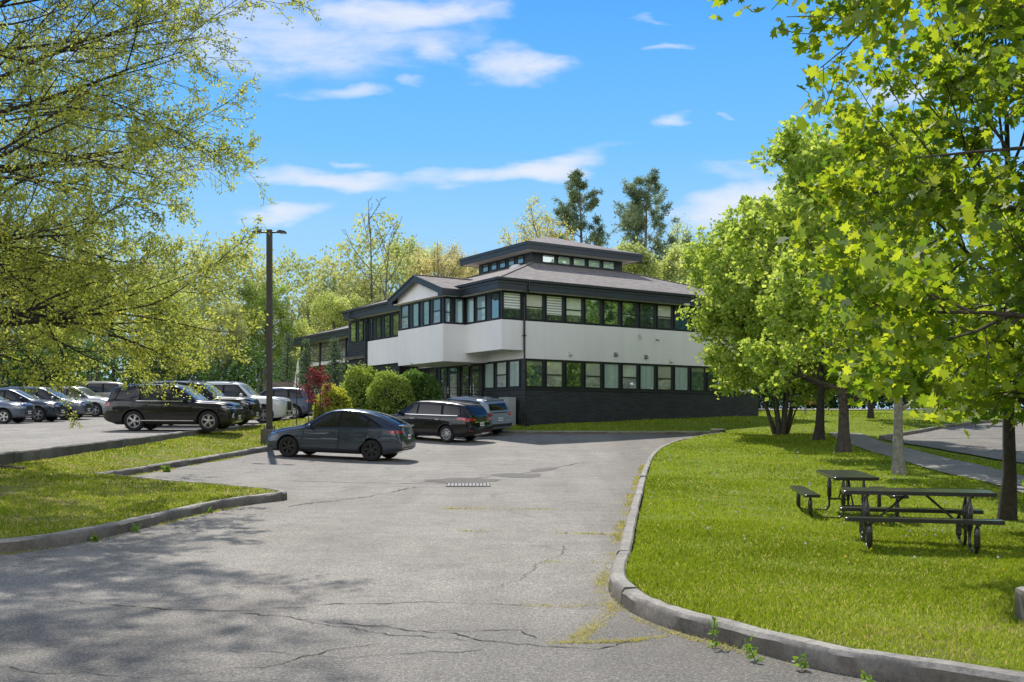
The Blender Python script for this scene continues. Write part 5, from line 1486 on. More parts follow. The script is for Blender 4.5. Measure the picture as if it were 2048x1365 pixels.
def suv_spec(name, label, pm, rim=(5, 'twin'), group=None, cat='car', L=5.0, W=.99, H=1.80, hood=1.14, belt=1.13, cowl=1.45, wtop=2.15, r=.385, xf=.95, wb=2.89, tail_slope=.28, nose=.78, back_light=True, **kw):
    b = suv(L=L, W=W, H=H, hood=hood, belt=belt, cowl=cowl, wtop=wtop, r=r, xf=xf, wb=wb, tail_slope=tail_slope, nose=nose)
    xr = xf + wb; gt = H - .155; gb = belt + .045
    q0 = cowl + .42; bp = q0 + .83; cp = xr - .25; dp = L - .62
    wins = [[(q0 - .22, gb), (bp - .03, gb + .005), (bp - .03, gt), (wtop + .12, gt - .02)],
            [(bp + .06, gb + .005), (cp - .06, gb + .015), (cp - .12, gt), (bp + .06, gt)],
            [(cp + .06, gb + .02), (dp + .10, gb + .06), (dp - .06, gt - .05), (cp, gt - .005)]]
    dlo = [(q0 - .33, gb - .025), (dp + .17, gb + .03), (dp - .02, gt - .02), (cp, gt + .03), (wtop + .08, gt + .02)]
    zl = .40
    doors = [([(cowl + .10, zl), (bp, zl), (bp, gb - .06), (cowl + .16, gb - .07)], bp - .2, belt - .13),
             ([(bp + .03, zl), (cp - .42, zl), (cp - .12, zl + .38), (cp - .02, gb - .05), (bp + .03, gb - .06)], cp - .22, belt - .12)]
    hy = W * .62
    sp = dict(name=name, label=label, cat=cat, group=group, paint=pm, body={k: b[k] for k in ('L', 'W', 'top', 'belt', 'bot', 'half', 'roofw')}, r=r, axles=(xf, xr), track=W - .015, rim=rim,
              windows=wins, dlo=dlo, doors=doors, mirror=(cowl + .40, belt + .10),
              wind=[(-W * .70, hood + .09), (W * .70, hood + .09), (W * .655, H - .11), (-W * .655, H - .11)],
              back=[(-W * .62, belt + .12), (W * .62, belt + .12), (W * .56, H - .24), (-W * .56, H - .24)],
              head=[[(W * .40, hood - .30), (W * .80, hood - .28), (W * .82, hood - .17), (W * .42, hood - .20)], [(.14, hood - .30), (.42, hood - .21), (.44, hood - .15), (.14, hood - .19)]],
              tail=[[(W * .56, belt - .16), (W * .88, belt - .18), (W * .88, belt + .02), (W * .56, belt - .02)], [(L - .30, belt - .14), (L - .09, belt - .18), (L - .09, belt + .02), (L - .26, belt - .01)]],
              plates=[('front', .52), ('rear', .82)], fin=L - 1.0, clad=.30)
    gz_ = hood - .22
    sp['extra'] = [('grille', M['clad'], [(-W * .38, .62), (W * .38, .62), (W * .40, gz_), (-W * .40, gz_)], 'front'), ('lower_grille', M['clad'], [(-W * .52, .36), (W * .52, .36), (W * .56, .55), (-W * .56, .55)], 'front'),
                   ('rear_bumper', M['clad'], [(-W * .80, .46), (W * .80, .46), (W * .82, .60), (-W * .82, .60)], 'rear')]
    sp['body'].pop('W'); sp['body']['W'] = W
    sp.update(kw); return sp

up_z = lambda x, y: hup(y)
def add_car(spec, x, y, deg, zf): o = make_car(spec); park(o, x, y, R(deg), zf, spec); return o

def chrome_bits(W, hood): return [('grille_bar', M['chrome'], [(-W * .40, hood - .30), (W * .40, hood - .30), (W * .40, hood - .265), (-W * .40, hood - .265)], 'front'), ('skid_plate', M['alloy'], [(-W * .45, .34), (W * .45, .34), (W * .42, .40), (-W * .42, .40)], 'front'),
                                 ('bumper_trim', M['chrome'], [(W * .62, .52), (W * .80, .52), (W * .78, .72), (W * .74, .72)], 'front'), ('bumper_trim', M['chrome'], [(-W * .62, .52), (-W * .80, .52), (-W * .78, .72), (-W * .74, .72)], 'front')]

# black suv, whole side in view
s = suv_spec('parked_suv', 'black sport utility vehicle seen from its side, first at the kerb of the upper lot', PB, (5, 'twin'), L=5.05, H=1.82, r=.40, handle=PB, beltline=((1.62, 1.150), (3.75, 1.165)), side_trim=(1.5, 3.55, .40, .43), rails=(2.3, 4.4, .66, .035), spin=.5)
s['extra'] += chrome_bits(.99, 1.14); add_car(s, -13.25, 41.0, -1, up_z)
s = suv_spec('parked_suv', 'large black sport utility vehicle with bright grille, between the black and the white ones', PB, (5, 'twin'), L=5.4, W=1.03, H=1.93, hood=1.25, belt=1.22, cowl=1.6, wtop=2.2, nose=.9, r=.42, wb=3.1, xf=.98, rails=(2.4, 4.8, .68, .04), rail_mat=M['chrome'], beltline=((1.8, 1.24), (4.2, 1.255)), handle=M['chrome'])
s['extra'] += chrome_bits(1.03, 1.25) + [('grille_bar', M['chrome'], [(-.42 + i * .12, .72), (-.395 + i * .12, .72), (-.395 + i * .12, 1.0), (-.42 + i * .12, 1.0)], 'front') for i in range(8)]
add_car(s, -13.75, 45.2, -1, up_z)
s = suv_spec('parked_suv', 'big white sport utility vehicle with dark grille behind the lamp post', PW, (6, 'twin'), L=5.4, W=1.03, H=1.95, hood=1.26, belt=1.24, cowl=1.6, wtop=2.15, nose=.9, r=.42, wb=3.1, xf=.98, mirror_mat=PW, handle=M['chrome'], rails=(2.4, 4.8, .68, .04), rail_mat=M['chrome'])
s['extra'] += [('grille_bar', M['chrome'], [(-.4, .66 + i * .09), (.4, .66 + i * .09), (.4, .69 + i * .09), (-.4, .69 + i * .09)], 'front') for i in range(4)]
add_car(s, -13.25, 49.4, -2, up_z)
s = suv_spec('parked_suv', 'blue-grey sport utility vehicle behind the red sapling, nose away to the left', PBl, (9, 'thin'), L=4.8, W=.98, H=1.72, hood=1.06, belt=1.08, cowl=1.5, wtop=2.3, r=.38)
add_car(s, -13.0, 56.2, 178, up_z)

# row across the aisle
G4 = None
s = suv_spec('parked_car', 'dark blue-grey hatchback cut off at the left edge, only its bonnet showing', PGr, (5, 'blade'), L=4.5, W=.91, H=1.60, hood=1.0, belt=1.0, cowl=1.2, wtop=1.95, r=.34, wb=2.65, xf=.85); add_car(s, -25.1, 49.2, 2, up_z)
s = suv_spec('parked_car', 'dark navy car with five-spoke silver wheels in the left row', PN_, (5, 'twin'), L=4.65, W=.93, H=1.66, hood=1.05, belt=1.05, cowl=1.25, wtop=2.1, r=.37, wb=2.7, xf=.88, pstep=.09); add_car(s, -24.95, 52.3, 2, up_z)
s = suv_spec('parked_minivan', 'slate grey minivan with a sloping bonnet, third in the left row', PGr, (5, 'blade'), L=5.1, W=.99, H=1.75, hood=1.05, belt=1.07, cowl=1.1, wtop=2.05, r=.37, wb=3.05, xf=.95, rim_mat=M['alloy_dark'], mirror_mat=PSi, cat='minivan'); add_car(s, -25.2, 55.6, 2, up_z)
s = suv_spec('parked_suv', 'silver sport utility vehicle half hidden behind the tail of the black one', PSi, (5, 'twin'), L=4.9, W=.98, H=1.74, hood=1.08, belt=1.08, cowl=1.35, wtop=2.1, r=.38, mirror_mat=PSi); add_car(s, -25.2, 60.3, -4, up_z)
s = suv_spec('parked_van', 'long beige van at the back of the upper lot, only its roof and windows showing', PBe, (5, 'twin'), L=5.3, W=1.02, H=1.95, hood=1.2, belt=1.2, cowl=1.5, wtop=2.1, r=.40, wb=3.1, cat='van'); add_car(s, -26.9, 66.4, 182, lambda x, y: grass(x, y))

# dark grey hatchback in the lower lot
def sedan():
    L, W = 4.76, .96
    top = [(0, .64), (.04, .75), (.15, .84), (.5, .95), (1.0, 1.03), (1.20, 1.07), (1.36, 1.12), (1.98, 1.49), (2.3, 1.60), (2.7, 1.645), (3.05, 1.635), (3.5, 1.58), (3.95, 1.465), (4.3, 1.335), (4.54, 1.22), (4.66, 1.17), (4.70, 1.05), (4.74, .86), (4.76, .72)]
    belt = [(0, .55), (.1, .68), (.4, .79), (.9, .90), (1.3, .97), (2.5, 1.01), (3.6, 1.045), (4.2, 1.06), (4.55, 1.03), (4.7, .9), (4.76, .62)]
    bot = [(0, .36), (.06, .25), (.3, .20), (4.2, .21), (4.6, .33), (4.76, .42)]
    half = [(0, W * .66), (.05, W * .77), (.2, W * .88), (.5, W * .96), (.9, W * .985), (2, W), (3.6, W), (4.1, W * .985), (4.5, W * .90), (4.7, W * .80), (4.76, W * .72)]
    rw = [(0, W * .55), (.3, W * .72), (1.0, W * .80), (1.4, W * .80), (2.1, W * .66), (2.7, W * .62), (3.4, W * .62), (4.0, W * .66), (4.5, W * .72), (4.76, W * .60)]
    wins = [[(1.60, 1.03), (2.62, 1.055), (2.60, 1.535), (2.28, 1.49), (1.96, 1.33)], [(2.70, 1.057), (3.46, 1.075), (3.60, 1.32), (3.36, 1.455), (2.68, 1.54)], [(3.52, 1.077), (4.02, 1.12), (3.68, 1.30)]]
    dlo = [(1.46, 1.005), (4.16, 1.11), (3.70, 1.36), (3.38, 1.495), (2.65, 1.575), (2.26, 1.525), (1.92, 1.35)]
    doors = [([(1.34, .36), (2.64, .36), (2.66, 1.0), (1.46, .965)], 2.40, .88), ([(2.68, .36), (3.30, .36), (3.56, .62), (3.66, 1.03), (2.70, 1.0)], 3.42, .92)]
    sp = dict(name='parked_car', label='dark grey fastback car with black wheels parked alone in the middle of the lower lot', cat='car', paint=PG,
              body=dict(L=L, W=W, top=top, belt=belt, bot=bot, half=half, roofw=rw, win=.08, n=72), r=.352, axles=(.89, 3.78), track=W - .012, rim=(6, 'blade'), rim_mat=M['alloy_dark'], windows=wins, dlo=dlo, doors=doors,
              mirror=(1.72, 1.06), mirror_mat=PG, wind=[(-.72, 1.10), (.72, 1.10), (.57, 1.50), (-.57, 1.50)], back=[(-.60, 1.22), (.60, 1.22), (.48, 1.54), (-.48, 1.54)],
              head=[[(.42, .66), (.72, .70), (.74, .76), (.46, .72)], [(.10, .68), (.42, .78), (.42, .83), (.12, .74)]],
              tail=[[(.42, .93), (.80, .93), (.78, 1.02), (.42, .99)], [(4.30, .955), (4.60, .91), (4.63, .99), (4.36, 1.01)]],
              plates=[('rear', .80)], spoiler=(4.46, 4.74, 1.175, .62), clad=.27, arch=.045, lip=.022, pstep=.06, wd=.245, spin=.2,
              extra=[('rear_diffuser', M['clad'], [(-.62, .36), (.62, .36), (.66, .47), (-.66, .47)], 'rear'), ('side_skirt', M['clad'], [(1.3, .235), (3.4, .235), (3.4, .31), (1.3, .31)], 'side')])
    return sp
s = sedan(); add_car(s, -5.72, 34.75, 180 - 13, lot)

# black minivan and silver-blue suv near the building corner
s = suv_spec('parked_minivan', 'black minivan with red tail lamps parked near the hedge', PB, (9, 'thin'), L=5.2, W=.995, H=1.74, hood=1.02, belt=1.09, cowl=1.15, wtop=2.05, r=.37, wb=3.0, xf=1.0, cat='minivan', beltline=((1.75, 1.115), (4.55, 1.165)), handle=M['chrome'], tail_slope=.36, spin=.1,
             tail=[[(.40, .98), (.90, .96), (.90, 1.08), (.40, 1.05)], [(4.52, 1.04), (5.1, .95), (5.1, 1.10), (4.62, 1.11)]])
s['extra'] += [('tailgate_bar', M['chrome'], [(-.5, .90), (.5, .90), (.5, .93), (-.5, .93)], 'rear'), ('bumper_reflector', M['red_lens'], [(.5, .50), (.86, .52), (.86, .58), (.5, .55)], 'rear'), ('bumper_reflector', M['red_lens'], [(-.5, .50), (-.86, .52), (-.86, .58), (-.5, .55)], 'rear'), ('bumper_trim', M['chrome'], [(-.6, .40), (.6, .40), (.6, .43), (-.6, .43)], 'rear')]
add_car(s, -3.5, 45.9, 180 - 32, lot)
s = suv_spec('parked_suv', 'silver-blue sport utility vehicle showing its tailgate at the building corner beside the black minivan', PS, (5, 'twin'), L=4.9, W=.99, H=1.77, hood=1.1, belt=1.10, cowl=1.4, wtop=2.15, r=.385, spin=.4, mirror_mat=PS,
             tail=[[(.50, .98), (.92, .93), (.92, 1.14), (.62, 1.13)], [(4.62, .99), (4.83, .93), (4.83, 1.14), (4.68, 1.12)]], spoiler=(4.2, 4.58, 1.69, .66))
s['extra'] += [('tailgate_bar', M['gap'], [(-.55, 1.10), (.55, 1.10), (.55, 1.14), (-.55, 1.14)], 'rear')]
add_car(s, -2.35, 49.6, 180 - 42, lot)
# dark car under the trees far right
s = suv_spec('parked_suv', 'dark car on the far road glimpsed under the maple boughs', PB, (5, 'twin'), pstep=.2); add_car(s, 34.2, 76.8, 5, lambda x, y: grass(x, y) + .06)
# ------------------------------------------------------------------ picnic tables
def perforated():
    m, g, out = new_mat('perforated_steel')
    o = g.obj(); x, y, z = g.xyz(o)[:3]
    r = math.pi / 4
    a = g.m('ADD', x, g.m('MULTIPLY', y, 1.8)); b = g.m('SUBTRACT', x, g.m('MULTIPLY', y, 1.8))
    fa = g.m('ABSOLUTE', g.m('SUBTRACT', g.m('FRACT', g.m('MULTIPLY', a, 22)), .5)); fb = g.m('ABSOLUTE', g.m('SUBTRACT', g.m('FRACT', g.m('MULTIPLY', b, 22)), .5))
    hole = g.m('MULTIPLY', g.smooth(fa, .34, .28), g.smooth(fb, .34, .28))
    p = g.n('ShaderNodeBsdfPrincipled'); g.set(p.inputs['Base Color'], g.mix(hole, (.050, .051, .054), (.008, .009, .008)))
    p.inputs['Roughness'].default_value = .28; p.inputs['Coat Weight'].default_value = .7; p.inputs['Coat Roughness'].default_value = .18
    g.set(p.inputs['Normal'], g.bump(g.m('SUBTRACT', 1.0, hole), .6, .006))
    g.set(out.inputs[0], p.outputs[0]); return m
M['perf'] = perforated()
M['table_paint'] = pbr('black_coating', (.014, .014, .015), .32, coat=.4)
def slab(x0, x1, y0, y1, z0, z1, rad=.04):
    pts = []
    for cx, cy, a0 in ((x1 - rad, y1 - rad, 0), (x0 + rad, y1 - rad, 90), (x0 + rad, y0 + rad, 180), (x1 - rad, y0 + rad, 270)):
        for k in range(5): a = R(a0 + k * 22.5); pts.append((cx + rad * math.cos(a), cy + rad * math.sin(a)))
    return MB().prism(pts, z0, z1)
def picnic_table(name, label, L, loc, rot, slope):
    root = empty(name, loc, 0, label, 'picnic table'); root.rotation_euler = (Matrix.Rotation(slope, 4, 'X') @ Matrix.Rotation(rot, 4, 'Z')).to_euler()
    hw, bw0, bw1 = .375, .60, .86
    def radius(z, outer): 
        if z > .64: return .019
        if z > .585: return .026
        if not outer and z > .24: return .040
        if outer and z > .375: return .018
        if outer and z > .325: return .026
        if outer and z > .11: return .038
        return .021
    def top(nm, x0, x1, y0, y1, z):
        o = slab(x0 + .008, x1 - .008, y0 + .008, y1 - .008, z - .03, z - .004).build(nm, M['perf'], root)
        rim = []
        rad = .045
        for cx, cy, a0 in ((x1 - rad, y1 - rad, 0), (x0 + rad, y1 - rad, 90), (x0 + rad, y0 + rad, 180), (x1 - rad, y0 + rad, 270)):
            for k in range(5): a = R(a0 + k * 22.5); rim.append((cx + rad * math.cos(a), cy + rad * math.sin(a)))
        m = MB(); n = len(rim); v = []
        for (x, y) in rim: 
            c = Vector(((x0 + x1) / 2, (y0 + y1) / 2)); 
            dx = -math.copysign(.012, x - c.x); dy = -math.copysign(.012, y - c.y)
            v += [(x, y, z - .048), (x, y, z - .006), (x + dx * .5, y + dy * .5, z), (x + dx * 2, y + dy * 2, z - .003), (x + dx * 2, y + dy * 2, z - .048)]
        f = []
        for i in range(n):
            j = (i + 1) % n
            for k in range(5): f.append((i * 5 + k, j * 5 + k, j * 5 + (k + 1) % 5, i * 5 + (k + 1) % 5))
        m.add(v, f).build('rim', M['table_paint'], o, smooth=40)
        return o
    top('tabletop', -L / 2, L / 2, -hw, hw, .76)
    top('bench', -L / 2, L / 2, bw0, bw1, .455); top('bench', -L / 2, L / 2, -bw1, -bw0, .455)
    xl = L / 2 - .30
    for sx in (-1, 1):
        for sy in (-1, 1):
            x = sx * xl; yi, yo = sy * .17, sy * .73; rr = .19
            P = [(x, yi, .715), (x, yi, .65), (x, yi, .60), (x, yi, .55), (x, yi, .45), (x, yi, .30), (x, yi, .24), (x, yi, .19)]
            ni = len(P); rr = .11
            sg = math.copysign(1, yo - yi)
            for k in range(1, 7): a = R(15 * k); P.append((x, yi + sg * rr * (1 - math.cos(a)), rr - rr * math.sin(a) + .03))
            P.append((x, yo - sg * rr, .03)); nm_ = len(P)
            for k in range(1, 7): a = R(15 * k); P.append((x, yo - sg * rr + sg * rr * math.sin(a), .03 + rr - rr * math.cos(a)))
            P += [(x, yo, .25), (x, yo, .32), (x, yo, .35), (x, yo, .38), (x, yo, .41)]
            rad = [radius(p[2], i >= nm_) for i, p in enumerate(P)]
            MB().tube(P, rad, 12).build('leg', M['table_paint'], root, smooth=50)
    for sx in (-1, 1): MB().tube([(sx * .10, 0, .715), (sx * xl, 0, .235)], .016, 8).build('brace', M['table_paint'], root, smooth=50)
    for sx in (-1, 1):
        MB().tube([(sx * xl, -.20, .24), (sx * xl, .20, .24)], .018, 8).build('cross_bar', M['table_paint'], root)
        MB().bar((sx * xl, -.34, .70), (sx * xl, .34, .70), .05, .03).build('tabletop_support', M['table_paint'], root)
        for sy in (-1, 1): MB().bar((sx * xl, sy * .61, .395), (sx * xl, sy * .85, .395), .05, .025).build('bench_support', M['table_paint'], root)
    return root
picnic_table('picnic_table', 'black perforated metal picnic table set lengthways, nearest on the lawn', 1.86, (5.32, 13.7, gz(5.32, 13.7)), R(-15), R(.6))
picnic_table('picnic_table', 'black metal picnic table standing end-on farther back on the lawn', 1.95, (6.0, 18.7, gz(6.0, 18.7)), R(83), R(1.5))

# ------------------------------------------------------------------ small things
def sign():
    X, Y = 17.9, 63.5; z = gz(X, Y)
    r = empty('yard_sign', (X, Y, z), -.15, 'small red sign on a grey post across the grass, among the tree trunks', 'sign')
    MB().box(-.06, .06, -.06, .06, -.2, 1.35).build('post', pbr('grey_post', (.28, .28, .27), .8), r)
    MB().box(.10, .95, -.02, .02, .62, 1.05).build('panel', pbr('sign_red', (.55, .02, .03), .5), r)
    m = MB()
    for i in range(3): m.box(.16, .88 - .12 * i, -.03, -.022, .94 - i * .12, .975 - i * .12)
    m.build('lettering', pbr('sign_white', (.75, .75, .75), .5), r)
    MB().box(-.25, .75, .03, .05, 1.2, 1.5).build('upper_panel', pbr('sign_green', (.01, .22, .12), .5), r)
sign()
# timber by the left kerb, concrete block at the right edge
t = MB().bar((-.9, .30, .06), (.42, -.22, -.02), .16, .13).build('landscape_timber', pbr('old_timber', (.10, .08, .06), .95, var=.4, vscale=6, bump=.8), None, bevel=.015)
t.location = (-11.6, 24.0, gz(-11.6, 24.0)); tag(t, 'weathered dark timber lying in the grass below the kerb at the left edge', 'timber')
t = MB().prism([(-.35, -.2), (.3, -.22), (.36, .25), (-.28, .22)], -.1, .26).build('concrete_block', M['concrete'], None, bevel=.04)
t.location = (4.22, 7.95, gz(4.22, 7.95)); tag(t, 'rough concrete block in the grass at the right edge, near the kerb', 'block')
t = MB().prism([(-.4, -.15), (.1, -.25), (.42, -.05), (.3, .22), (-.2, .26)], -.1, .30).build('rock', M['concrete'], None, bevel=.09)
t.location = (9.6, 48.65, lz(9.6, 48.65)); tag(t, 'pale rounded rock where the two kerbs meet at the end of the drive', 'rock')
# drain: grate and patched asphalt
def flat(name, poly, mat, dz, kind='structure', zf=lot):
    m = MB().add([(x, y, float(zf(x, y)) + dz) for x, y in poly], [tuple(range(len(poly)))])
    o = m.build(name, mat)
    if o.data.polygons[0].normal.z < 0: o.data.flip_normals()
    return tag(o, kind=kind)
def blob(cx, cy, rx, ry, seed, n=22, rot=0.0, jag=.16):
    rg = random.Random(seed); out = []
    for k in range(n):
        a = 2 * math.pi * k / n; q = 1 + rg.uniform(-jag, jag); x, y = rx * q * math.cos(a), ry * q * math.sin(a)
        out.append((cx + x * math.cos(rot) - y * math.sin(rot), cy + x * math.sin(rot) + y * math.cos(rot)))
    return out
flat('asphalt_patch', blob(-1.25, 26.6, .95, .9, 1), M['patch'], .006)
flat('asphalt_patch', blob(.15, 28.4, .7, .75, 2, rot=.5), M['patch'], .006)
flat('asphalt_patch', blob(.95, 30.6, .28, 1.0, 3, rot=-.35), M['patch'], .006)
gx, gy = -1.05, 25.05
gr_ = empty('drain_grate', (gx, gy, lz(gx, gy) + .004), .03, 'pale metal storm drain grate set in the drive', 'grate'); gr_.rotation_euler.x = .025
m = MB()
for i in range(12): m.box(-.5 + i * .086, -.44 + i * .086, -.36, .36, 0, .02)
m.box(-.53, .53, -.4, -.36, 0, .022).box(-.53, .53, .36, .4, 0, .022)
m.build('bars', pbr('worn_iron', (.15, .15, .145), .55, metal=.2, var=.2), gr_)
MB().box(-.52, .52, -.39, .39, -.01, .004).build('pit', M['gap'], gr_)

# cracks in the drive: thin wandering dark strips
M['crack'] = pbr('crack_dark', (.05, .044, .038), .95)
M['dry_grass'] = pbr('dry_crack_grass', (.30, .24, .13), .95, var=.5, vscale=14)
def crack(name, pts, w, mat, seed, dz=.005, jag=.09, step=.07):
    rg = random.Random(seed); pl = resample(pts, step); v = []; f = []; o = 0; seg = []
    for i, (x, y) in enumerate(pl):
        o += rg.uniform(-jag, jag) * .5; o *= .93
        a = pl[max(i - 1, 0)]; b = pl[min(i + 1, len(pl) - 1)]; tt = Vector((b[0] - a[0], b[1] - a[1])).normalized()
        ww = w * rg.uniform(.15, 1.0) * (.4 + .6 * abs(math.sin(i * .11 + seed)))
        if name.startswith('dry') and rg.random() < .42: ww = .0008
        if i in (0, len(pl) - 1): ww = .001
        cx, cy = x - tt.y * o, y + tt.x * o
        for s_ in (-1, 1): 
            px, py = cx - tt.y * ww * s_, cy + tt.x * ww * s_; v.append((px, py, float(lot(px, py)) + dz))
    for i in range(len(pl) - 1): f.append((2 * i, 2 * i + 2, 2 * i + 3, 2 * i + 1))
    ob = MB().add(v, f).build(name, mat)
    return tag(ob, kind='structure')
crack('asphalt_crack', [(-4.2, 9.9), (-3.2, 9.35), (-2.3, 9.2), (-1.7, 9.55), (-.9, 9.75), (.1, 9.6)], .015, M['crack'], 3)
crack('asphalt_crack', [(-2.4, 9.2), (-1.5, 8.75), (-.7, 8.45), (.0, 8.0), (.6, 7.85), (.95, 8.15)], .016, M['crack'], 5)
crack('asphalt_crack', [(-1.9, 9.0), (-1.0, 8.25), (-.2, 7.95)], .010, M['crack'], 6)
crack('asphalt_crack', [(-.7, 8.45), (.1, 8.5), (.3, 8.1)], .010, M['crack'], 16)
crack('asphalt_crack', [(-3.6, 7.2), (-2.4, 6.9), (-1.6, 7.25), (-1.1, 8.0)], .009, M['crack'], 7)
crack('asphalt_crack', [(-2.1, 7.7), (-1.2, 7.6), (-.2, 7.75)], .009, M['crack'], 8)
crack('asphalt_crack', [(-6, 25.5), (-3.2, 25.8), (-2.2, 25.6), (-1.2, 25.7)], .05, M['crack'], 9)
crack('asphalt_crack', [(-4.2, 19.5), (-3.2, 21.5), (-2.2, 24.6)], .04, M['crack'], 10)
crack('asphalt_crack', [(-1.0, 27.4), (.3, 29.0), (1.2, 31.5), (2.4, 33.8)], .05, M['crack'], 11)
crack('asphalt_crack', [(-.2, 10.6), (.3, 12.5), (.6, 14.2)], .007, M['crack'], 12)
# ------------------------------------------------------------------ grass blades
def blade_mat():
    m, g, out = new_mat('grass_blades')
    r = g.attr()
    c = g.ramp(r, [(0, (.11, .16, .014)), (.35, (.22, .30, .026)), (.7, (.33, .41, .04)), (.86, (.42, .46, .08)), (.93, (.46, .41, .18)), (1, (.52, .46, .24))])
    d = g.n('ShaderNodeBsdfDiffuse', Color=c); t = g.n('ShaderNodeBsdfTranslucent', Color=g.mix(1.0, c, (1.6, 1.5, 1.0), 'MULTIPLY'))
    mx = g.n('ShaderNodeMixShader'); mx.inputs[0].default_value = .42
    g.nt.links.new(d.outputs[0], mx.inputs[1]); g.nt.links.new(t.outputs[0], mx.inputs[2]); g.set(out.inputs[0], mx.outputs[0]); return m
M['blade'] = blade_mat()
def blades():
    rng = np.random.default_rng(77)
    dr = np.array(DRIVE); 
    def sample(n, x0, x1, y0, y1): return np.c_[rng.uniform(x0, x1, n), rng.uniform(y0, y1, n)]
    S = [(sample(150000, .9, 6.2, 5.9, 11), .036), (sample(110000, 1, 9, 11, 16.5), .036), (sample(60000, 1.3, 12, 16.5, 26), .04), (sample(50000, 2, 15, 26, 49), .05), (sample(22000, -.5, 24, 49, 72), .06),
         (sample(60000, -9, -4.3, 12.2, 20), .04), (sample(40000, -12.2, -4.4, 20, 27), .045), (sample(34000, -12, -7.5, 27, 52), .05)]
    Vs = []; Rs = []
    for P, hgt in S:
        ok = ~inside([tuple(p) for p in dr], P[:, 0], P[:, 1]) & ~inside(UPPER, P[:, 0], P[:, 1])
        xl = P[:, 0] / np.maximum(P[:, 1], 1); ok &= (abs(xl) < .53)
        # keep off the path and the road
        xp0 = np.interp(P[:, 1], [15, 22, 27, 33, 42, 48], [10.6, 10.9, 11.4, 12.2, 13.5, 14.6]); xp1 = np.interp(P[:, 1], [15, 22, 27, 33, 42, 47.6], [12.1, 12.5, 13, 14, 15.1, 16])
        ok &= ~((P[:, 0] > xp0) & (P[:, 0] < xp1) & (P[:, 1] < 48))
        ok &= ~((P[:, 0] > np.interp(P[:, 1], [14, 24, 34, 44], [14.2, 14.5, 15.4, 15.7])) & (P[:, 1] < 46)) & ~((P[:, 1] > 44) & (P[:, 0] > 15.6) & (P[:, 1] < np.interp(P[:, 0], [15.7, 18, 21, 25, 33], [44, 47, 50.5, 53.5, 56])))
        dens = .55 + .45 * np.sin(P[:, 0] * 2.1 + np.sin(P[:, 1] * 1.7) * 1.4) * np.sin(P[:, 1] * 1.9 + P[:, 0] * .6)
        ok &= rng.uniform(0, 1, len(P)) < .35 + .65 * dens
        kk = np.array([p for kl in (KERB_RIGHT, KERB_ISLAND, KERB_LOW, KERB_FAR) for p in resample(kl, .12)])
        kk = kk[(kk[:, 0] > P[:, 0].min() - 1) & (kk[:, 0] < P[:, 0].max() + 1) & (kk[:, 1] > P[:, 1].min() - 1) & (kk[:, 1] < P[:, 1].max() + 1)]
        P = P[ok]; dens = dens[ok]
        if len(kk):
            far = np.ones(len(P), bool)
            for i in range(0, len(P), 4000):
                q = P[i:i + 4000]; far[i:i + 4000] = np.min((q[:, None, 0] - kk[None, :, 0]) ** 2 + (q[:, None, 1] - kk[None, :, 1]) ** 2, axis=1) > .195 ** 2
            P = P[far]; dens = dens[far]
        dn = dens; n = len(P)
        # stay behind the kerb stones
        z = grass(P[:, 0], P[:, 1])
        hh = hgt * rng.uniform(.45, 1.35, n) * (.7 + .6 * dn); w = np.maximum(.006, .0011 * P[:, 1]) * rng.uniform(.6, 1.2, n)
        az = rng.uniform(0, 2 * np.pi, n); ln = rng.uniform(.1, .8, n) * hh
        a2 = rng.uniform(0, 2 * np.pi, n)
        base = np.c_[P, z - .004]
        side = np.c_[np.cos(az), np.sin(az), np.zeros(n)] * w[:, None] * .5
        tip = base + np.c_[np.cos(a2) * ln, np.sin(a2) * ln, hh]
        midp = base + np.c_[np.cos(a2) * ln * .3, np.sin(a2) * ln * .3, hh * .55]
        V = np.stack([base - side, base + side, midp + side * .8, tip, midp - side * .8], 1)
        Vs.append(V.reshape(-1, 3))
        left = (P[:, 0] < -3)
        near = sstep(12, 7, P[:, 1]) * (P[:, 0] > 0)
        dry = .07 + .26 * left + .12 * near
        big = .5 + .5 * np.sin(P[:, 0] * .8 + 2) * np.sin(P[:, 1] * .55 + P[:, 0] * .3)
        r = np.clip(rng.uniform(0, .8, n) * .62 + .34 * big - .06, 0, .86)
        r = np.where(rng.uniform(0, 1, n) < dry * (1.5 - dn), rng.uniform(.9, 1, n), r)
        Rs.append(r)
    V = np.concatenate(Vs); n = len(V) // 5
    o = np_mesh('grass', V, np.arange(n * 5).reshape(n, 5), 5, np.concatenate(Rs), [M['blade']]); tag(o, kind='stuff')
    # dandelion clocks and flowers on the lawn
    n = 150; P = np.c_[rng.uniform(2.5, 11, n), rng.uniform(9, 36, n)]
    ok = ~inside([tuple(p) for p in dr], P[:, 0], P[:, 1]) & (P[:, 0] / P[:, 1] < .5) & ~((P[:, 0] > 10) & (P[:, 1] < 30)); P = P[ok]
    m = MB()
    for i, (x, y) in enumerate(P):
        z = gz(x, y); hh = rng.uniform(.05, .14); r = .012 + .0006 * y
        c = (x, y, z + hh)
        mi = 0 if i % 3 else 1
        v = [(c[0] + r * a, c[1] + r * b, c[2] + r * d) for a, b, d in ((1, 0, 0), (0, 1, 0), (-1, 0, 0), (0, -1, 0), (0, 0, 1), (0, 0, -1))]
        m.add(v, [(0, 1, 4), (1, 2, 4), (2, 3, 4), (3, 0, 4), (1, 0, 5), (2, 1, 5), (3, 2, 5), (0, 3, 5)], mi)
        m.tube([(x, y, z - .01), c], .002, 3, 2)
    o = m.build('dandelions', [pbr('dandelion_seed', (.6, .6, .56), .9), pbr('dandelion_yellow', (.7, .5, .01), .8), M['blade']]); tag(o, kind='stuff')
blades()
def along(pl, a, b):
    return [p for p in pl if a <= p[1] <= b]
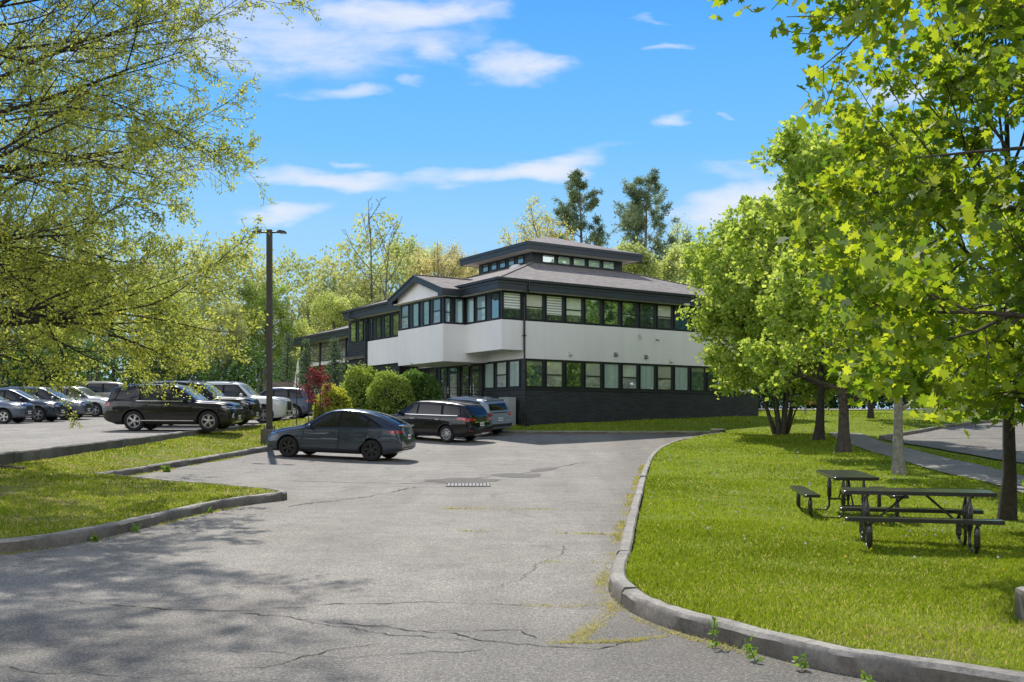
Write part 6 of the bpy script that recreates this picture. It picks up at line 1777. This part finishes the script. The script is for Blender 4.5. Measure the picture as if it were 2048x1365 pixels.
def tufts():
    rng = np.random.default_rng(91); Ps = []; Gs = []
    def line(pl, n, sx, dry, seed):
        r = np.random.default_rng(seed); pl = np.array(resample(pl, .05)); ph = r.uniform(0, 6, 3)
        i = r.integers(0, len(pl), n); t = i * .05
        keep = r.uniform(0, 1, n) < (.5 + .5 * np.sin(t * 2.3 + ph[0]) * np.sin(t * 1.1 + ph[1])) ** 2
        p = pl[i][keep] + r.normal(0, sx, (keep.sum(), 2)); Ps.append(p); Gs.append(np.where(r.uniform(0, 1, len(p)) < dry, r.uniform(.9, 1, len(p)), r.uniform(.2, .8, len(p))))
    line([(.1, 9.6), (.55, 9.55), (.98, 9.75)], 500, .018, .8, 1)
    line([(.5, 8.1), (.75, 8.8), (.95, 9.6)], 1600, .045, .92, 2)
    line([(.3, 7.95), (.9, 8.0), (1.2, 8.2)], 800, .022, .8, 3)
    line([(-.8, 15.9), (.3, 15.7), (1.6, 15.4)], 900, .025, .6, 4)
    line([(-1.2, 19.4), (.4, 19.3), (2.0, 18.9)], 900, .03, .8, 5)
    line([(.4, 12.6), (1.3, 12.45)], 500, .02, .5, 6)
    line([(x - .07, y) for x, y in along(KERB_RIGHT, 9.3, 34)], 9000, .05, .8, 7)
    line([(x - .05, y - .07) for x, y in along(KERB_RIGHT, 6.2, 9.3)], 2600, .03, .75, 8)
    line([(x + .06, y - .03) for x, y in along(KERB_ISLAND, 12.4, 20)], 2600, .03, .5, 9)
    line([(x + .08, y) for x, y in along(KERB_LOW, 24.5, 37)], 2500, .05, .35, 10)
    P = np.concatenate(Ps); r = np.concatenate(Gs); n = len(P)
    z = lot(P[:, 0], P[:, 1]); hh = rng.uniform(.008, .035, n) * (1 + P[:, 1] * .02); w = np.maximum(.005, .0010 * P[:, 1])
    a1 = rng.uniform(0, 6.28, n); a2 = rng.uniform(0, 6.28, n); ln = hh * rng.uniform(.5, 2.0, n)
    base = np.c_[P, z - .003]; sd_ = np.c_[np.cos(a1), np.sin(a1), np.zeros(n)] * w[:, None] * .5
    tip = base + np.c_[np.cos(a2) * ln, np.sin(a2) * ln, hh]
    o = np_mesh('dry_grass', np.stack([base - sd_, base + sd_, tip], 1).reshape(-1, 3), np.arange(n * 3).reshape(n, 3), 3, r, [M['blade']]); tag(o, kind='stuff')
tufts()
# weeds at the kerbs
M['weed'] = leaf_mat('weed_leaves', [(0, (.10, .19, .02)), (1, (.20, .31, .04))], (1.9, 1.9, 1.0), .4)
def weed(name, x, y, hh, n, label, seed, sz=.05, group=None):
    T = Tree(seed); rng = T.rng
    for k in range(max(1, n // 7)):
        q = T.path(np.array([rng.normal(0, .03), rng.normal(0, .02), -.02]), nrm(np.array([rng.normal(0, .2), rng.normal(0, .2), 1])), hh * rng.uniform(.6, 1), 4, .08, .02)
        T.tube(q, .004, .002, 4); T.leafs(q, 7, .1)
    r = empty(name, (x, y, lz(x, y)), 0, label, 'weed', group)
    T.bark('stem_or_core', M['weed'], r); leaves('leaf', np.array(T.a), OVAL, sz, rng, M['weed'], r, 2, .012, .3, .3)
weed('weed', 1.52, 7.78, .24, 14, 'tall narrow leafy weed before the right kerb, first from the left', 401, .05)
weed('weed', 1.72, 7.38, .20, 10, 'broad-leaved weed at the foot of the right kerb by a chipped stone', 402, .07)
weed('weed', 1.95, 7.05, .13, 10, 'small weed in the middle of the right kerb foot', 403, .05)
weed('weed', 2.28, 6.75, .09, 18, 'low tuft of weed farthest right along the kerb foot', 404, .04)
weed('weed', -5.83, 14.6, .14, 34, 'leafy weed tuft at the left kerb, at the edge of the tree shadow', 405, .05)
weed('weed', -5.66, 15.7, .16, 34, 'larger weed tuft farther along the left kerb', 406, .05)
weed('weed', -5.3, 18.3, .12, 28, 'weed tuft at the left kerb near the tip of the island', 407, .05)
weed('weed', -9.1, 27.4, .2, 40, 'weed clump against the low kerb left of the dark grey car', 408, .09)
